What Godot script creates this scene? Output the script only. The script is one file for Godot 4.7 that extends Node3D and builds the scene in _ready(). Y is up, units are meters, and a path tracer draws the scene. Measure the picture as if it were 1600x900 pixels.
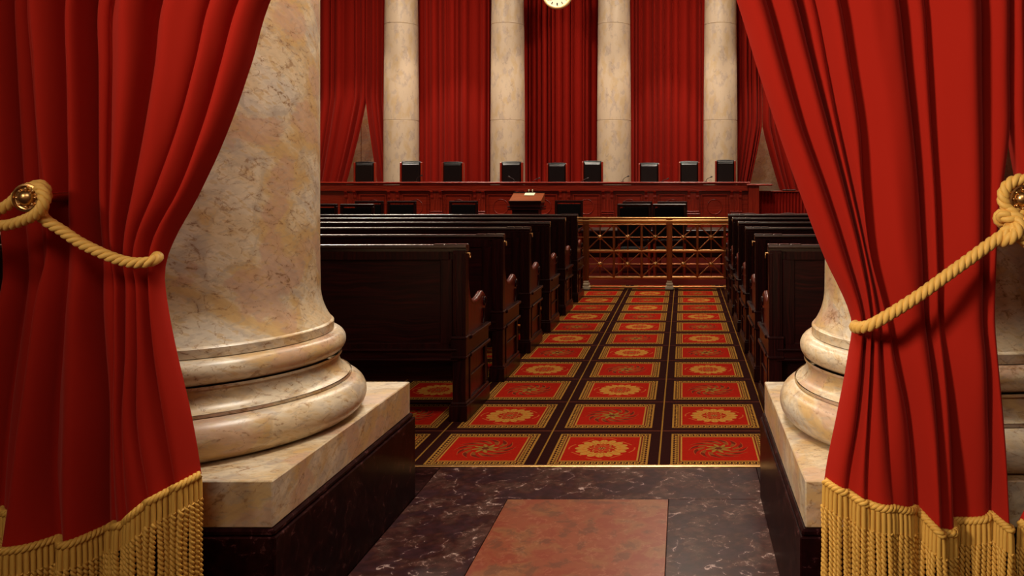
extends Node3D
# A columned courtroom seen from the corridor between two tied-back velvet curtains.
# Units are metres, y up, the camera looks along -z.

var M := {}                 # materials by name
var used := {}              # names already taken at top level
const MID := -0.478         # x of the middle of the near bay and of the aisle
const ROOM := -3.6          # x of the middle of the courtroom
const PITCH := 0.686        # width of a woven carpet strip

# ---------------------------------------------------------------- naming

func numbered(called: String) -> String:
	var n: int = used.get(called, 0)
	used[called] = n + 1
	return called if n == 0 else "%s_%03d" % [called, n]

func tag(o: Node3D, label: String, category: String, group := "") -> Node3D:
	o.set_meta("label", label)
	o.set_meta("category", category)
	if group:
		o.set_meta("group", group)
	return o

func thing(called: String, label: String, category: String, at := Vector3.ZERO, turn := 0.0, group := "") -> Node3D:
	var o := Node3D.new()
	o.name = numbered(called)
	add_child(o, true)
	o.position = at
	o.rotation.y = turn
	return tag(o, label, category, group)

func put(called: String, mesh: Mesh, m: Material, parent: Node3D = null, at := Vector3.ZERO) -> MeshInstance3D:
	var o := MeshInstance3D.new()
	o.mesh = mesh
	o.material_override = m
	o.cast_shadow = GeometryInstance3D.SHADOW_CASTING_SETTING_ON
	if parent == null:
		o.name = numbered(called)
		add_child(o, true)
	else:
		var n := 0
		for c in parent.get_children():
			if str(c.name) == called or str(c.name).begins_with(called + "_0") or str(c.name).begins_with(called + "_1") or str(c.name).begins_with(called + "_2"):
				n += 1
		o.name = called if n == 0 else "%s_%03d" % [called, n]
		parent.add_child(o, true)
	o.position = at
	return o

func struct(called: String, mesh: Mesh, m: Material, at := Vector3.ZERO) -> MeshInstance3D:
	var o := put(called, mesh, m, null, at)
	o.set_meta("kind", "structure")
	return o

func dup(root: Node3D, label: String, at: Vector3, turn := 0.0) -> Node3D:
	var r: Node3D = root.duplicate()
	var base: String = str(root.get_meta("base_name")) if root.has_meta("base_name") else str(root.name)
	r.name = numbered(base)
	add_child(r, true)
	r.position = at
	r.rotation.y = turn
	r.set_meta("label", label)
	return r

# ---------------------------------------------------------------- shapes

func begin() -> SurfaceTool:
	var st := SurfaceTool.new()
	st.begin(Mesh.PRIMITIVE_TRIANGLES)
	return st

func done(st: SurfaceTool) -> ArrayMesh:
	return st.commit()

# a flat convex face that looks away from «inside»
func face(st: SurfaceTool, p: Array, inside: Vector3) -> void:
	var mid := Vector3.ZERO
	for q in p:
		mid += q
	mid /= p.size()
	var n: Vector3 = (p[1] - p[0]).cross(p[2] - p[0])
	if n.length() < 1e-12:
		n = (p[2] - p[0]).cross(p[p.size() - 1] - p[0])
	n = n.normalized()
	var q: Array = p
	if n.dot(mid - inside) > 0.0:
		q = p.duplicate()
		q.reverse()
	else:
		n = -n
	for i in range(1, q.size() - 1):
		for v in [q[0], q[i], q[i + 1]]:
			st.set_normal(n)
			st.set_uv(Vector2(v.x + v.z, -v.y))
			st.add_vertex(v)

# box with chamfered edges
func bx(st: SurfaceTool, c: Vector3, s: Vector3, b := 0.004) -> void:
	var h := s / 2.0
	b = minf(b, minf(h.x, minf(h.y, h.z)) * 0.6)
	var P := func(sx: float, sy: float, sz: float, k: int) -> Vector3:
		var e := Vector3(h.x, h.y, h.z) - Vector3(b, b, b)
		e[k] = h[k]
		return c + Vector3(sx * e.x, sy * e.y, sz * e.z)
	for k in 3:
		for s1 in [-1.0, 1.0]:
			var ring := []
			for t in [[-1.0, -1.0], [1.0, -1.0], [1.0, 1.0], [-1.0, 1.0]]:
				var v := [0.0, 0.0, 0.0]
				v[k] = s1
				v[(k + 1) % 3] = t[0]
				v[(k + 2) % 3] = t[1]
				ring.append(P.call(v[0], v[1], v[2], k))
			face(st, ring, c)
	for k in 3:
		var a := (k + 1) % 3
		var d := (k + 2) % 3
		for s1 in [-1.0, 1.0]:
			for s2 in [-1.0, 1.0]:
				var lo := [0.0, 0.0, 0.0]
				lo[k] = -1.0
				lo[a] = s1
				lo[d] = s2
				var hi := lo.duplicate()
				hi[k] = 1.0
				face(st, [P.call(lo[0], lo[1], lo[2], a), P.call(hi[0], hi[1], hi[2], a), P.call(hi[0], hi[1], hi[2], d), P.call(lo[0], lo[1], lo[2], d)], c)
	for sx in [-1.0, 1.0]:
		for sy in [-1.0, 1.0]:
			for sz in [-1.0, 1.0]:
				face(st, [P.call(sx, sy, sz, 0), P.call(sx, sy, sz, 1), P.call(sx, sy, sz, 2)], c)

func boxmesh(s: Vector3, b := 0.004, c := Vector3.ZERO) -> ArrayMesh:
	var st := begin()
	bx(st, c, s, b)
	return done(st)

# profile (radius, height) turned about the y axis; corners sharper than 35 degrees stay sharp
func lathe(st: SurfaceTool, pr: Array, segs := 48, c := Vector3.ZERO, uscale := 1.0, uoff := 0.0) -> void:
	var n := pr.size()
	var seg_n := []
	var along := [0.0]
	for i in n - 1:
		var d: Vector2 = pr[i + 1] - pr[i]
		seg_n.append(Vector2(d.y, -d.x).normalized())
		along.append(along[i] + d.length())
	for i in n - 1:
		var na: Vector2 = seg_n[i]
		var nb: Vector2 = seg_n[i]
		if i > 0 and seg_n[i - 1].dot(na) > 0.8:
			na = (na + seg_n[i - 1]).normalized()
		if i < n - 2 and seg_n[i + 1].dot(nb) > 0.8:
			nb = (nb + seg_n[i + 1]).normalized()
		for k in segs:
			var q := []
			for e in [[k, i, na], [k + 1, i, na], [k + 1, i + 1, nb], [k, i + 1, nb]]:
				var a: float = TAU * e[0] / segs
				var p: Vector2 = pr[e[1]]
				var m: Vector2 = e[2]
				q.append([c + Vector3(p.x * cos(a), p.y, p.x * sin(a)), Vector3(m.x * cos(a), m.y, m.x * sin(a)), Vector2(uoff + uscale * float(e[0]) / segs, -along[e[1]] - c.y)])
			for t in [[0, 1, 2], [0, 2, 3]]:
				var p0: Vector3 = q[t[0]][0]
				var p1: Vector3 = q[t[1]][0]
				var p2: Vector3 = q[t[2]][0]
				var x := (p1 - p0).cross(p2 - p0)
				var order: Array = t
				if x.dot(q[t[0]][1] + q[t[1]][1] + q[t[2]][1]) > 0.0:
					order = [t[0], t[2], t[1]]
				for j in order:
					st.set_normal(q[j][1])
					st.set_uv(q[j][2])
					st.add_vertex(q[j][0])

func arc(cx: float, cy: float, rx: float, ry: float, a0: float, a1: float, n: int) -> Array:
	var out := []
	for i in n + 1:
		var a := deg_to_rad(lerpf(a0, a1, float(i) / n))
		out.append(Vector2(cx + rx * cos(a), cy + ry * sin(a)))
	return out

# a smooth grid of points P[row][col]; flip turns its front
func grid(st: SurfaceTool, P: Array, flip := false, uvs := Vector2.ONE) -> void:
	var R := P.size()
	var C: int = P[0].size()
	var N := []
	for r in R:
		var row := PackedVector3Array()
		row.resize(C)
		for k in C:
			var du: Vector3 = P[r][mini(k + 1, C - 1)] - P[r][maxi(k - 1, 0)]
			var dv: Vector3 = P[mini(r + 1, R - 1)][k] - P[maxi(r - 1, 0)][k]
			var n := du.cross(dv).normalized()
			row[k] = -n if flip else n
		N.append(row)
	for r in R - 1:
		for k in C - 1:
			var q := [[r, k], [r, k + 1], [r + 1, k + 1], [r + 1, k]]
			var order := [0, 1, 2, 0, 2, 3] if flip else [0, 2, 1, 0, 3, 2]
			for j in order:
				var a: int = q[j][0]
				var b: int = q[j][1]
				st.set_normal(N[a][b])
				st.set_uv(Vector2(uvs.x * b / (C - 1), uvs.y * a / (R - 1)))
				st.add_vertex(P[a][b])

# tube along points, radius r (number or array)
func tube(st: SurfaceTool, pts: Array, r, sides := 8, caps := true) -> void:
	var n := pts.size()
	var up := Vector3.UP
	var t0: Vector3 = (pts[1] - pts[0]).normalized()
	if absf(t0.dot(up)) > 0.9:
		up = Vector3.RIGHT
	var rings := []
	for i in n:
		var t: Vector3 = (pts[mini(i + 1, n - 1)] - pts[maxi(i - 1, 0)]).normalized()
		up = (up - t * up.dot(t)).normalized()
		var side := t.cross(up)
		var rad: float = r[i] if r is Array else r
		var ring := []
		for k in sides + 1:
			var a := TAU * k / sides
			var nrm := up * cos(a) + side * sin(a)
			ring.append([pts[i] + nrm * rad, nrm])
		rings.append(ring)
	for i in n - 1:
		for k in sides:
			var q := [rings[i][k], rings[i][k + 1], rings[i + 1][k + 1], rings[i + 1][k]]
			for j in [0, 2, 1, 0, 3, 2]:
				st.set_normal(q[j][1])
				st.set_uv(Vector2(float(k) / sides, float(i)))
				st.add_vertex(q[j][0])
	if caps:
		for e in [[0, 1], [n - 1, n - 2]]:
			var ring := []
			for k in sides:
				ring.append(rings[e[0]][k][0])
			face(st, ring, pts[e[1]])

# points evenly spaced along a smooth curve through the given ones
func smooth(pts: Array, step: float) -> Array:
	var c := Curve3D.new()
	c.bake_interval = step / 3.0
	var n := pts.size()
	for i in n:
		var t: Vector3 = (pts[mini(i + 1, n - 1)] - pts[maxi(i - 1, 0)]) / 6.0
		c.add_point(pts[i], -t, t)
	var L := c.get_baked_length()
	var k := maxi(2, int(L / step))
	var out := []
	for i in k + 1:
		out.append(c.sample_baked(L * i / k, true))
	return out

# laid rope: strands wound round a path
func rope(st: SurfaceTool, pts: Array, R: float, pitch: float, strands := 3, sides := 7, per := 10) -> void:
	var p := smooth(pts, pitch / per)
	var n := p.size()
	var up := Vector3.UP
	if absf(((p[1] - p[0]) as Vector3).normalized().dot(up)) > 0.9:
		up = Vector3.BACK
	var frames := []
	for i in n:
		var t: Vector3 = (p[mini(i + 1, n - 1)] - p[maxi(i - 1, 0)]).normalized()
		up = (up - t * up.dot(t)).normalized()
		frames.append([up, t.cross(up)])
	var off := R * (0.5 if strands == 3 else 0.48)
	var rad := R * (0.56 if strands == 3 else 0.56)
	for s in strands:
		var line := []
		for i in n:
			var a := TAU * (float(s) / strands - float(i) / per)
			line.append(p[i] + (frames[i][0] * cos(a) + frames[i][1] * sin(a)) * off)
		tube(st, line, rad, sides)

# an outline (x, y) extruded along z from z0 to z1
func extrude(st: SurfaceTool, poly: PackedVector2Array, z0: float, z1: float, place := Transform3D()) -> void:
	var tris := Geometry2D.triangulate_polygon(poly)
	var cw := Geometry2D.is_polygon_clockwise(poly)
	var mirrored := place.basis.determinant() < 0.0
	for z in [z0, z1]:
		var n := Vector3(0, 0, -1 if z == minf(z0, z1) else 1)
		for i in range(0, tris.size(), 3):
			var v := [poly[tris[i]], poly[tris[i + 1]], poly[tris[i + 2]]]
			var p := []
			for q in v:
				p.append(Vector3(q.x, q.y, z))
			if ((p[1] - p[0]) as Vector3).cross(p[2] - p[0]).dot(n) > 0:
				p.reverse()
			if mirrored:
				p.reverse()
			for q in p:
				st.set_normal((place.basis * n).normalized())
				st.set_uv(Vector2(q.x, -q.y))
				st.add_vertex(place * q)
	var m := poly.size()
	for i in m:
		var a := poly[i]
		var b := poly[(i + 1) % m]
		var d := (b - a).normalized()
		var out := Vector3(d.y, -d.x, 0) * (-1.0 if cw else 1.0)
		var q := [Vector3(a.x, a.y, z0), Vector3(b.x, b.y, z0), Vector3(b.x, b.y, z1), Vector3(a.x, a.y, z1)]
		if ((q[1] - q[0]) as Vector3).cross(q[2] - q[0]).dot(out) > 0:
			q.reverse()
		if mirrored:
			q.reverse()
		for j in [0, 1, 2, 0, 2, 3]:
			st.set_normal((place.basis * out).normalized())
			st.set_uv(Vector2(q[j].x + q[j].z, -q[j].y))
			st.add_vertex(place * q[j])

# ---------------------------------------------------------------- textures and materials

func noise(kind: int, freq: float, octaves: int, sd: int, warp := 0.0, fractal := FastNoiseLite.FRACTAL_FBM) -> FastNoiseLite:
	var n := FastNoiseLite.new()
	n.noise_type = kind
	n.frequency = freq
	n.fractal_type = fractal
	n.fractal_octaves = octaves
	n.seed = sd
	if warp > 0.0:
		n.domain_warp_enabled = true
		n.domain_warp_amplitude = warp
		n.domain_warp_frequency = freq * 0.8
		n.domain_warp_fractal_octaves = 3
	return n

func field(n: FastNoiseLite, size: int, normal := true) -> PackedByteArray:
	var im := n.get_seamless_image(size, size, false, false, 0.12, normal)
	im.convert(Image.FORMAT_L8)
	return im.get_data()

func tex(data: PackedByteArray, size: int) -> ImageTexture:
	var im := Image.create_from_data(size, size, false, Image.FORMAT_RGB8, data)
	return ImageTexture.create_from_image(im)

func ss(a: float, b: float, x: float) -> float:
	var t := clampf((x - a) / (b - a), 0.0, 1.0)
	return t * t * (3.0 - 2.0 * t)

const SX := FastNoiseLite.TYPE_SIMPLEX_SMOOTH

func marble_cream() -> ImageTexture:
	var S := 768
	var a := field(noise(SX, 0.005, 4, 11, 50.0), S)
	var b := field(noise(SX, 0.0055, 2, 23, 70.0), S)
	var c := field(noise(SX, 0.005, 3, 37, 60.0), S, false)
	var d := field(noise(SX, 0.006, 3, 41, 50.0), S, false)
	var e := field(noise(SX, 0.03, 5, 53, 14.0), S)
	var out := PackedByteArray()
	out.resize(S * S * 3)
	var base := Vector3(204, 184, 152)
	var tan_ := Vector3(194, 160, 110)
	var pink := Vector3(186, 148, 122)
	var grey := Vector3(176, 162, 146)
	var pale := Vector3(216, 204, 182)
	var vein := Vector3(112, 74, 44)
	for y in S:
		for x in S:
			var i := y * S + x
			# sheared and squeezed look-ups give slanting flow that still tiles
			var k := ((y * 2 + x) % S) * S + x
			var k2 := ((y * 3 + S * 2 - x) % S) * S + (x + y) % S
			var u := a[k] / 255.0
			var v := b[i] / 255.0
			var w := e[k] / 255.0
			var z := e[k2] / 255.0
			var col := base.lerp(tan_, ss(0.45, 0.7, u))
			col = col.lerp(grey, 0.85 * ss(0.45, 0.25, u))
			col = col.lerp(pink, 0.7 * ss(0.56, 0.66, v))
			col = col.lerp(pale, 0.55 * ss(0.42, 0.33, v))
			col = col.lerp(grey, 0.5 * ss(0.5, 0.42, v) * ss(0.36, 0.42, v))
			col = col.lerp(tan_ * 0.9, 0.55 * ss(0.6, 0.8, w))
			col = col.lerp(grey * 0.92, 0.4 * ss(0.62, 0.8, z))
			col *= 0.93 + 0.14 * w
			var r1 := 1.0 - absf(c[k] / 255.0 - 0.5) * 2.0
			var r2 := 1.0 - absf(d[i] / 255.0 - 0.5) * 2.0
			var r3 := 1.0 - absf(d[k2] / 255.0 - 0.46) * 2.0
			col = col.lerp(vein, 0.6 * ss(0.978, 0.998, r1) * ss(0.35, 0.6, z) + 0.06 * ss(0.9, 1.0, r1))
			col = col.lerp(vein, 0.5 * ss(0.982, 1.0, r2) * ss(0.32, 0.55, w))
			col = col.lerp(vein, 0.34 * ss(0.97, 1.0, r3) * ss(0.4, 0.6, z) + 0.05 * ss(0.8, 1.0, r3))
			out[i * 3] = int(clampf(col.x, 0, 255))
			out[i * 3 + 1] = int(clampf(col.y, 0, 255))
			out[i * 3 + 2] = int(clampf(col.z, 0, 255))
	return tex(out, S)

func marble_pale() -> ImageTexture:
	var S := 512
	var a := field(noise(SX, 0.008, 4, 91, 50.0), S)
	var b := field(noise(SX, 0.012, 4, 93, 50.0), S)
	var c := field(noise(SX, 0.010, 4, 95, 45.0), S, false)
	var out := PackedByteArray()
	out.resize(S * S * 3)
	for i in S * S:
		var u := a[i] / 255.0
		var v := b[i] / 255.0
		var col := Vector3(232, 216, 190).lerp(Vector3(224, 202, 164), ss(0.45, 0.78, u))
		col = col.lerp(Vector3(210, 196, 182), 0.8 * ss(0.55, 0.75, v))
		var r1 := 1.0 - absf(c[i] / 255.0 - 0.5) * 2.0
		col = col.lerp(Vector3(150, 128, 108), 0.35 * ss(0.95, 1.0, r1) * ss(0.4, 0.7, v))
		out[i * 3] = int(col.x)
		out[i * 3 + 1] = int(col.y)
		out[i * 3 + 2] = int(col.z)
	return tex(out, S)

func marble_dark() -> ImageTexture:
	var S := 768
	var a := field(noise(SX, 0.008, 4, 5, 60.0), S)
	var c := field(noise(SX, 0.005, 3, 67, 60.0), S, false)
	var d := field(noise(SX, 0.009, 3, 71, 40.0), S, false)
	var e := field(noise(SX, 0.03, 5, 83, 20.0), S)
	var out := PackedByteArray()
	out.resize(S * S * 3)
	for i in S * S:
		var u := a[i] / 255.0
		var w := e[i] / 255.0
		var col := Vector3(52, 25, 22).lerp(Vector3(66, 42, 37), ss(0.4, 0.75, u))
		col = col.lerp(Vector3(48, 28, 32), ss(0.55, 0.3, u) * 0.8)
		col *= 0.75 + 0.5 * w
		var r1 := 1.0 - absf(c[i] / 255.0 - 0.5) * 2.0
		var r2 := 1.0 - absf(d[i] / 255.0 - 0.5) * 2.0
		var r3 := 1.0 - absf(d[((i / S * 2 + i % S) % S) * S + (i % S * 2) % S] / 255.0 - 0.52) * 2.0
		var k := 0.62 * ss(0.978, 0.997, r1) * ss(0.38, 0.6, w) + 0.45 * ss(0.975, 0.996, r2) * ss(0.35, 0.6, u) * ss(0.3, 0.55, w) + 0.3 * ss(0.985, 1.0, r3) * ss(0.45, 0.7, u) + 0.05 * ss(0.86, 1.0, r1)
		col = col.lerp(Vector3(200, 178, 170), minf(k, 0.95))
		out[i * 3] = int(clampf(col.x, 0, 255))
		out[i * 3 + 1] = int(clampf(col.y, 0, 255))
		out[i * 3 + 2] = int(clampf(col.z, 0, 255))
	return tex(out, S)

func marble_orange() -> ImageTexture:
	var S := 512
	var a := field(noise(SX, 0.008, 5, 15, 60.0), S)
	var b := field(noise(SX, 0.014, 5, 25, 50.0), S)
	var c := field(noise(SX, 0.012, 4, 35, 40.0), S, false)
	var out := PackedByteArray()
	out.resize(S * S * 3)
	for i in S * S:
		var u := a[i] / 255.0
		var v := b[i] / 255.0
		var col := Vector3(118, 62, 42).lerp(Vector3(120, 74, 48), ss(0.45, 0.75, u))
		col = col.lerp(Vector3(104, 46, 33), 0.7 * ss(0.55, 0.78, v))
		col = col.lerp(Vector3(90, 56, 43), 0.5 * ss(0.45, 0.25, v))
		var r1 := 1.0 - absf(c[i] / 255.0 - 0.5) * 2.0
		col = col.lerp(Vector3(158, 118, 92), 0.3 * ss(0.95, 1.0, r1))
		col *= 0.9 + 0.2 * v
		out[i * 3] = int(clampf(col.x, 0, 255))
		out[i * 3 + 1] = int(clampf(col.y, 0, 255))
		out[i * 3 + 2] = int(clampf(col.z, 0, 255))
	return tex(out, S)

func wood(dark: Vector3, light: Vector3, sd: int, vertical := false) -> ImageTexture:
	var S := 512
	var n := noise(SX, 0.02, 4, sd, 0.0)
	var m := noise(SX, 0.006, 3, sd + 1, 0.0)
	var out := PackedByteArray()
	out.resize(S * S * 3)
	for y in S:
		for x in S:
			var ang := TAU * x / S
			var warp := m.get_noise_3d(60.0 * cos(ang), 60.0 * sin(ang), y * 1.0) * 26.0
			var g := 0.5 + 0.5 * n.get_noise_3d(22.0 * cos(ang), 22.0 * sin(ang), (y + warp) * 4.0)
			g = clampf((g - 0.5) * 1.9 + 0.5, 0.0, 1.0)
			var fade := ss(0.0, 24.0, minf(y, S - 1 - y))
			g = lerpf(0.5, g, fade)
			var col := dark.lerp(light, g)
			var i := (x * S + y) if vertical else (y * S + x)
			out[i * 3] = int(col.x)
			out[i * 3 + 1] = int(col.y)
			out[i * 3 + 2] = int(col.z)
	return tex(out, S)

# two by two woven carpet squares, wreaths and swirls in turn
func carpet_weave() -> ImageTexture:
	var S := 1024
	var out := PackedByteArray()
	out.resize(S * S * 3)
	var brown := Vector3(38, 15, 13)
	var red := Vector3(140, 24, 13)
	var gold := Vector3(160, 114, 48)
	var dim := Vector3(92, 34, 22)
	var rng := RandomNumberGenerator.new()
	rng.seed = 4
	for y in S:
		for x in S:
			var cx := x / 512
			var cy := y / 512
			var p := (x % 512) / 512.0 - 0.5
			var q := (y % 512) / 512.0 - 0.5
			var ap := absf(p)
			var aq := absf(q)
			var col := brown
			if ap > 0.4935:
				col = gold * 0.85
			elif aq > 0.4945:
				col = Vector3(118, 58, 40)
			if ap < 0.408 and aq < 0.408:
				var m := maxf(ap, aq)
				var along := p if aq > ap else q
				if m > 0.397:
					col = gold if fposmod(along * 64.0, 1.0) < 0.72 else brown
				elif m > 0.338:
					# a key running round the square
					var f := fposmod(along * 20.0, 1.0)
					var g := (m - 0.338) / 0.059
					col = brown * 1.2
					if g < 0.14 or g > 0.86:
						col = gold * 0.9
					elif f < 0.16 or (g > 0.42 and g < 0.6 and f < 0.68) or (f > 0.52 and f < 0.68 and g < 0.6):
						col = gold
				elif m > 0.326:
					col = dim
				elif m > 0.312:
					col = gold * 0.95
				else:
					col = red
					var r := sqrt(p * p + q * q)
					var th := atan2(q, p)
					if (cx + cy) % 2 == 0:
						# wreath of acanthus leaves
						var lobe := 0.5 + 0.5 * cos(th * 16.0)
						var edge := 0.198 + 0.034 * pow(lobe, 0.6)
						if r < edge and r > 0.118 + 0.012 * cos(th * 16.0):
							col = gold.lerp(Vector3(150, 92, 36), ss(0.25, 0.02, lobe))
							if absf(sin(th * 8.0)) < 0.09 and r > 0.14:
								col = Vector3(150, 84, 34)
							if absf(r - 0.165 - 0.012 * cos(th * 32.0)) < 0.006:
								col = Vector3(168, 96, 36)
						elif r < 0.108:
							var ro := 0.5 + 0.5 * cos(th * 8.0)
							if r < 0.07 + 0.03 * ro and r > 0.035:
								col = Vector3(150, 50, 26)
							if absf(r - (0.07 + 0.03 * ro)) < 0.006:
								col = gold * 0.9
							elif r < 0.035:
								col = dim if fposmod(th * 8.0 / TAU, 1.0) < 0.5 else gold
						elif r > 0.22 and r < 0.292:
							var dd := absf(r - 0.262 - 0.02 * cos(th * 4.0))
							if dd < 0.007 and absf(sin(th * 4.0 + 0.9)) > 0.5:
								col = Vector3(160, 72, 34)
					else:
						# swirl of curling leaves
						var sp := fposmod(th * 12.0 / TAU + r * 9.0, 1.0)
						if r > 0.12 and r < 0.268:
							var wd := 0.62 * (1.0 - ss(0.2, 0.27, r))
							if sp < wd:
								col = Vector3(92, 30, 20) if r > 0.18 else Vector3(116, 62, 28)
								if sp > wd - 0.12:
									col = Vector3(150, 64, 30)
						elif r <= 0.12:
							var pe := 0.5 + 0.5 * cos(th * 8.0 + r * 20.0)
							if r < 0.06 + 0.055 * pe:
								col = gold * (0.6 + 0.25 * pe)
							if r < 0.03:
								col = dim
			var k := 0.93 + 0.14 * rng.randf()
			var i := (y * S + x) * 3
			out[i] = int(clampf(col.x * k, 0, 255))
			out[i + 1] = int(clampf(col.y * k, 0, 255))
			out[i + 2] = int(clampf(col.z * k, 0, 255))
	return tex(out, S)

func fuzz(freq: float, sd: int, ratio := 1.0) -> ImageTexture:
	var n := noise(SX, freq, 3, sd)
	var im := n.get_seamless_image(256, 256)
	im.convert(Image.FORMAT_L8)
	return ImageTexture.create_from_image(im)

func mat(called: String, col: Color, rough := 0.5, metal := 0.0) -> StandardMaterial3D:
	var m := StandardMaterial3D.new()
	m.resource_name = called
	m.albedo_color = col
	m.roughness = rough
	m.metallic = metal
	M[called] = m
	return m

func textured(called: String, t: Texture2D, rough: float, scale := Vector3.ZERO, world := false, tint := Color.WHITE) -> StandardMaterial3D:
	var m := mat(called, tint, rough)
	m.albedo_texture = t
	if scale != Vector3.ZERO:
		m.uv1_triplanar = true
		m.uv1_world_triplanar = world
		m.uv1_triplanar_sharpness = 8.0
		m.uv1_scale = scale
	return m

func relief(m: StandardMaterial3D, t: Texture2D, cm: float) -> void:
	m.heightmap_enabled = true
	m.heightmap_texture = t
	m.heightmap_scale = cm

func materials() -> void:
	var cream := marble_cream()
	textured("cream_marble", cream, 0.32)
	M.cream_marble.uv1_scale = Vector3(1, 0.7, 1)
	textured("cream_marble_block", cream, 0.34, Vector3(0.6, 0.6, 0.6), true)
	textured("pale_marble", marble_pale(), 0.4, Vector3.ZERO, false, Color(0.84, 0.81, 0.80))
	M.pale_marble.uv1_scale = Vector3(1, 0.35, 1)
	textured("wall_stone", cream, 0.5, Vector3(0.3, 0.3, 0.3), true, Color(0.82, 0.76, 0.72))
	var dm := marble_dark()
	textured("dark_marble", dm, 0.28, Vector3(0.75, 0.75, 0.75), true)
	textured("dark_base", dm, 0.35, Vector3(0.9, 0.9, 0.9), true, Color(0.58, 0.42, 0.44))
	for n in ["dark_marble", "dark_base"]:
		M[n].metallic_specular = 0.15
	textured("orange_marble", marble_orange(), 0.32, Vector3(0.9, 0.9, 0.9), true)
	var wd := wood(Vector3(19, 5, 6), Vector3(43, 11, 10), 3)
	textured("pew_wood", wd, 0.28, Vector3(0.7, 1.4, 0.7))
	textured("pew_wood_upright", wood(Vector3(19, 5, 6), Vector3(43, 11, 10), 9, true), 0.28, Vector3(1.6, 0.7, 1.6))
	textured("bench_wood", wood(Vector3(112, 25, 13), Vector3(150, 42, 22), 13), 0.26, Vector3(0.5, 1.2, 0.5))
	textured("bench_wood_upright", wood(Vector3(110, 24, 13), Vector3(146, 40, 21), 17, true), 0.26, Vector3(1.2, 0.5, 1.2))
	for n in ["pew_wood", "pew_wood_upright"]:
		M[n].metallic_specular = 0.3
	textured("carpet_lit_wood", wood(Vector3(66, 17, 11), Vector3(104, 30, 18), 23, true), 0.3, Vector3(1.6, 0.7, 1.6))  # redder than the posts: red light off the carpet put into the colour
	M.carpet_lit_wood.metallic_specular = 0.3
	textured("waxed_cap", wd, 0.26, Vector3(0.7, 1.4, 0.7))
	M.waxed_cap.metallic_specular = 0.9
	M.waxed_cap.clearcoat_enabled = true
	M.waxed_cap.clearcoat = 1.0
	M.waxed_cap.clearcoat_roughness = 0.24
	textured("lit_top_wood", wood(Vector3(118, 54, 24), Vector3(150, 76, 38), 19), 0.4, Vector3(0.8, 1.5, 0.8))  # orange light on the lectern's slope is put into this wood colour
	textured("carpet", carpet_weave(), 0.95)
	relief(M.carpet, fuzz(0.12, 8), 0.2)
	M.carpet.metallic_specular = 0.08
	M.orange_marble.metallic_specular = 0.22
	var vel := mat("velvet", Color8(158, 30, 18), 0.85)
	vel.rim_enabled = true
	vel.rim = 0.55
	vel.rim_tint = 0.65
	vel.cull_mode = BaseMaterial3D.CULL_DISABLED
	vel.metallic_specular = 0.15
	vel.albedo_texture = null
	var far := mat("far_velvet", Color8(132, 22, 13), 0.8)
	far.rim_enabled = true
	far.rim = 1.0
	far.rim_tint = 0.8
	far.metallic_specular = 0.15
	far.cull_mode = BaseMaterial3D.CULL_DISABLED
	var g := mat("gold_cord", Color8(224, 174, 86), 0.55)
	g.rim_enabled = true
	g.rim = 0.3
	g.metallic_specular = 0.4
	var g2 := mat("gold_fringe", Color8(212, 162, 74), 0.55)
	g2.metallic_specular = 0.35
	mat("brass", Color8(206, 150, 84), 0.22, 1.0)
	mat("polished_brass", Color8(206, 160, 104), 0.28, 1.0)
	mat("bronze_rail", Color8(160, 100, 60), 0.3, 1.0)
	mat("rail_brass", Color8(176, 124, 76), 0.34, 1.0)
	mat("old_brass", Color8(196, 150, 96), 0.3, 1.0)
	mat("leather", Color8(13, 8, 10), 0.3)
	M.leather.metallic_specular = 0.4
	mat("black_seat", Color8(7, 5, 6), 0.75)
	M.black_seat.metallic_specular = 0.2
	mat("ivory", Color8(206, 194, 168), 0.45)
	mat("clock_rim", Color8(216, 184, 130), 0.35)
	mat("black_metal", Color8(16, 14, 14), 0.4)
	mat("paper", Color8(240, 228, 200), 0.8)
	mat("plaster", Color8(214, 200, 178), 0.9)
	mat("under_floor", Color8(40, 24, 24), 0.8)
	mat("joint", Color8(60, 40, 38), 0.9)
	mat("dais_carpet", Color8(58, 14, 10), 0.95).metallic_specular = 0.08
	mat("court_carpet", Color8(58, 14, 10), 0.95).metallic_specular = 0.08
	mat("drape", Color8(58, 12, 12), 0.9)

func glow(col: Color, e: float) -> StandardMaterial3D:
	var m := mat("lamp_glow", Color(0.9, 0.88, 0.8), 0.6)
	m.emission_enabled = true
	m.emission = col
	m.emission_energy_multiplier = e
	return m

# ---------------------------------------------------------------- lamps

func lamp_tray(at: Vector3, size: float, energy: float, col: Color, label: String, hang: float) -> void:
	var t := thing("ceiling_lamp", label, "lamp", at)
	var st := begin()
	bx(st, Vector3(0, 0.05, 0), Vector3(size + 0.1, 0.1, size + 0.1), 0.01)
	put("housing", done(st), M.brass, t)
	put("diffuser", boxmesh(Vector3(size, 0.03, size), 0.005, Vector3(0, -0.016, 0)), glow(col, 2.0), t)
	for s in [-1, 1]:
		st = begin()
		tube(st, [Vector3(s * size * 0.4, 0.09, 0), Vector3(s * size * 0.4, hang, 0)], 0.012, 8)
		put("rod", done(st), M.brass, t)
	var l := AreaLight3D.new()
	l.name = "ceiling_lamp_light"
	l.area_size = Vector2(size, size)
	l.light_energy = energy
	l.light_color = col
	l.shadow_enabled = true
	l.area_range = 40.0
	add_child(l, true)
	l.position = at + Vector3(0, -0.05, 0)
	l.rotation.x = -PI / 2

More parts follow.
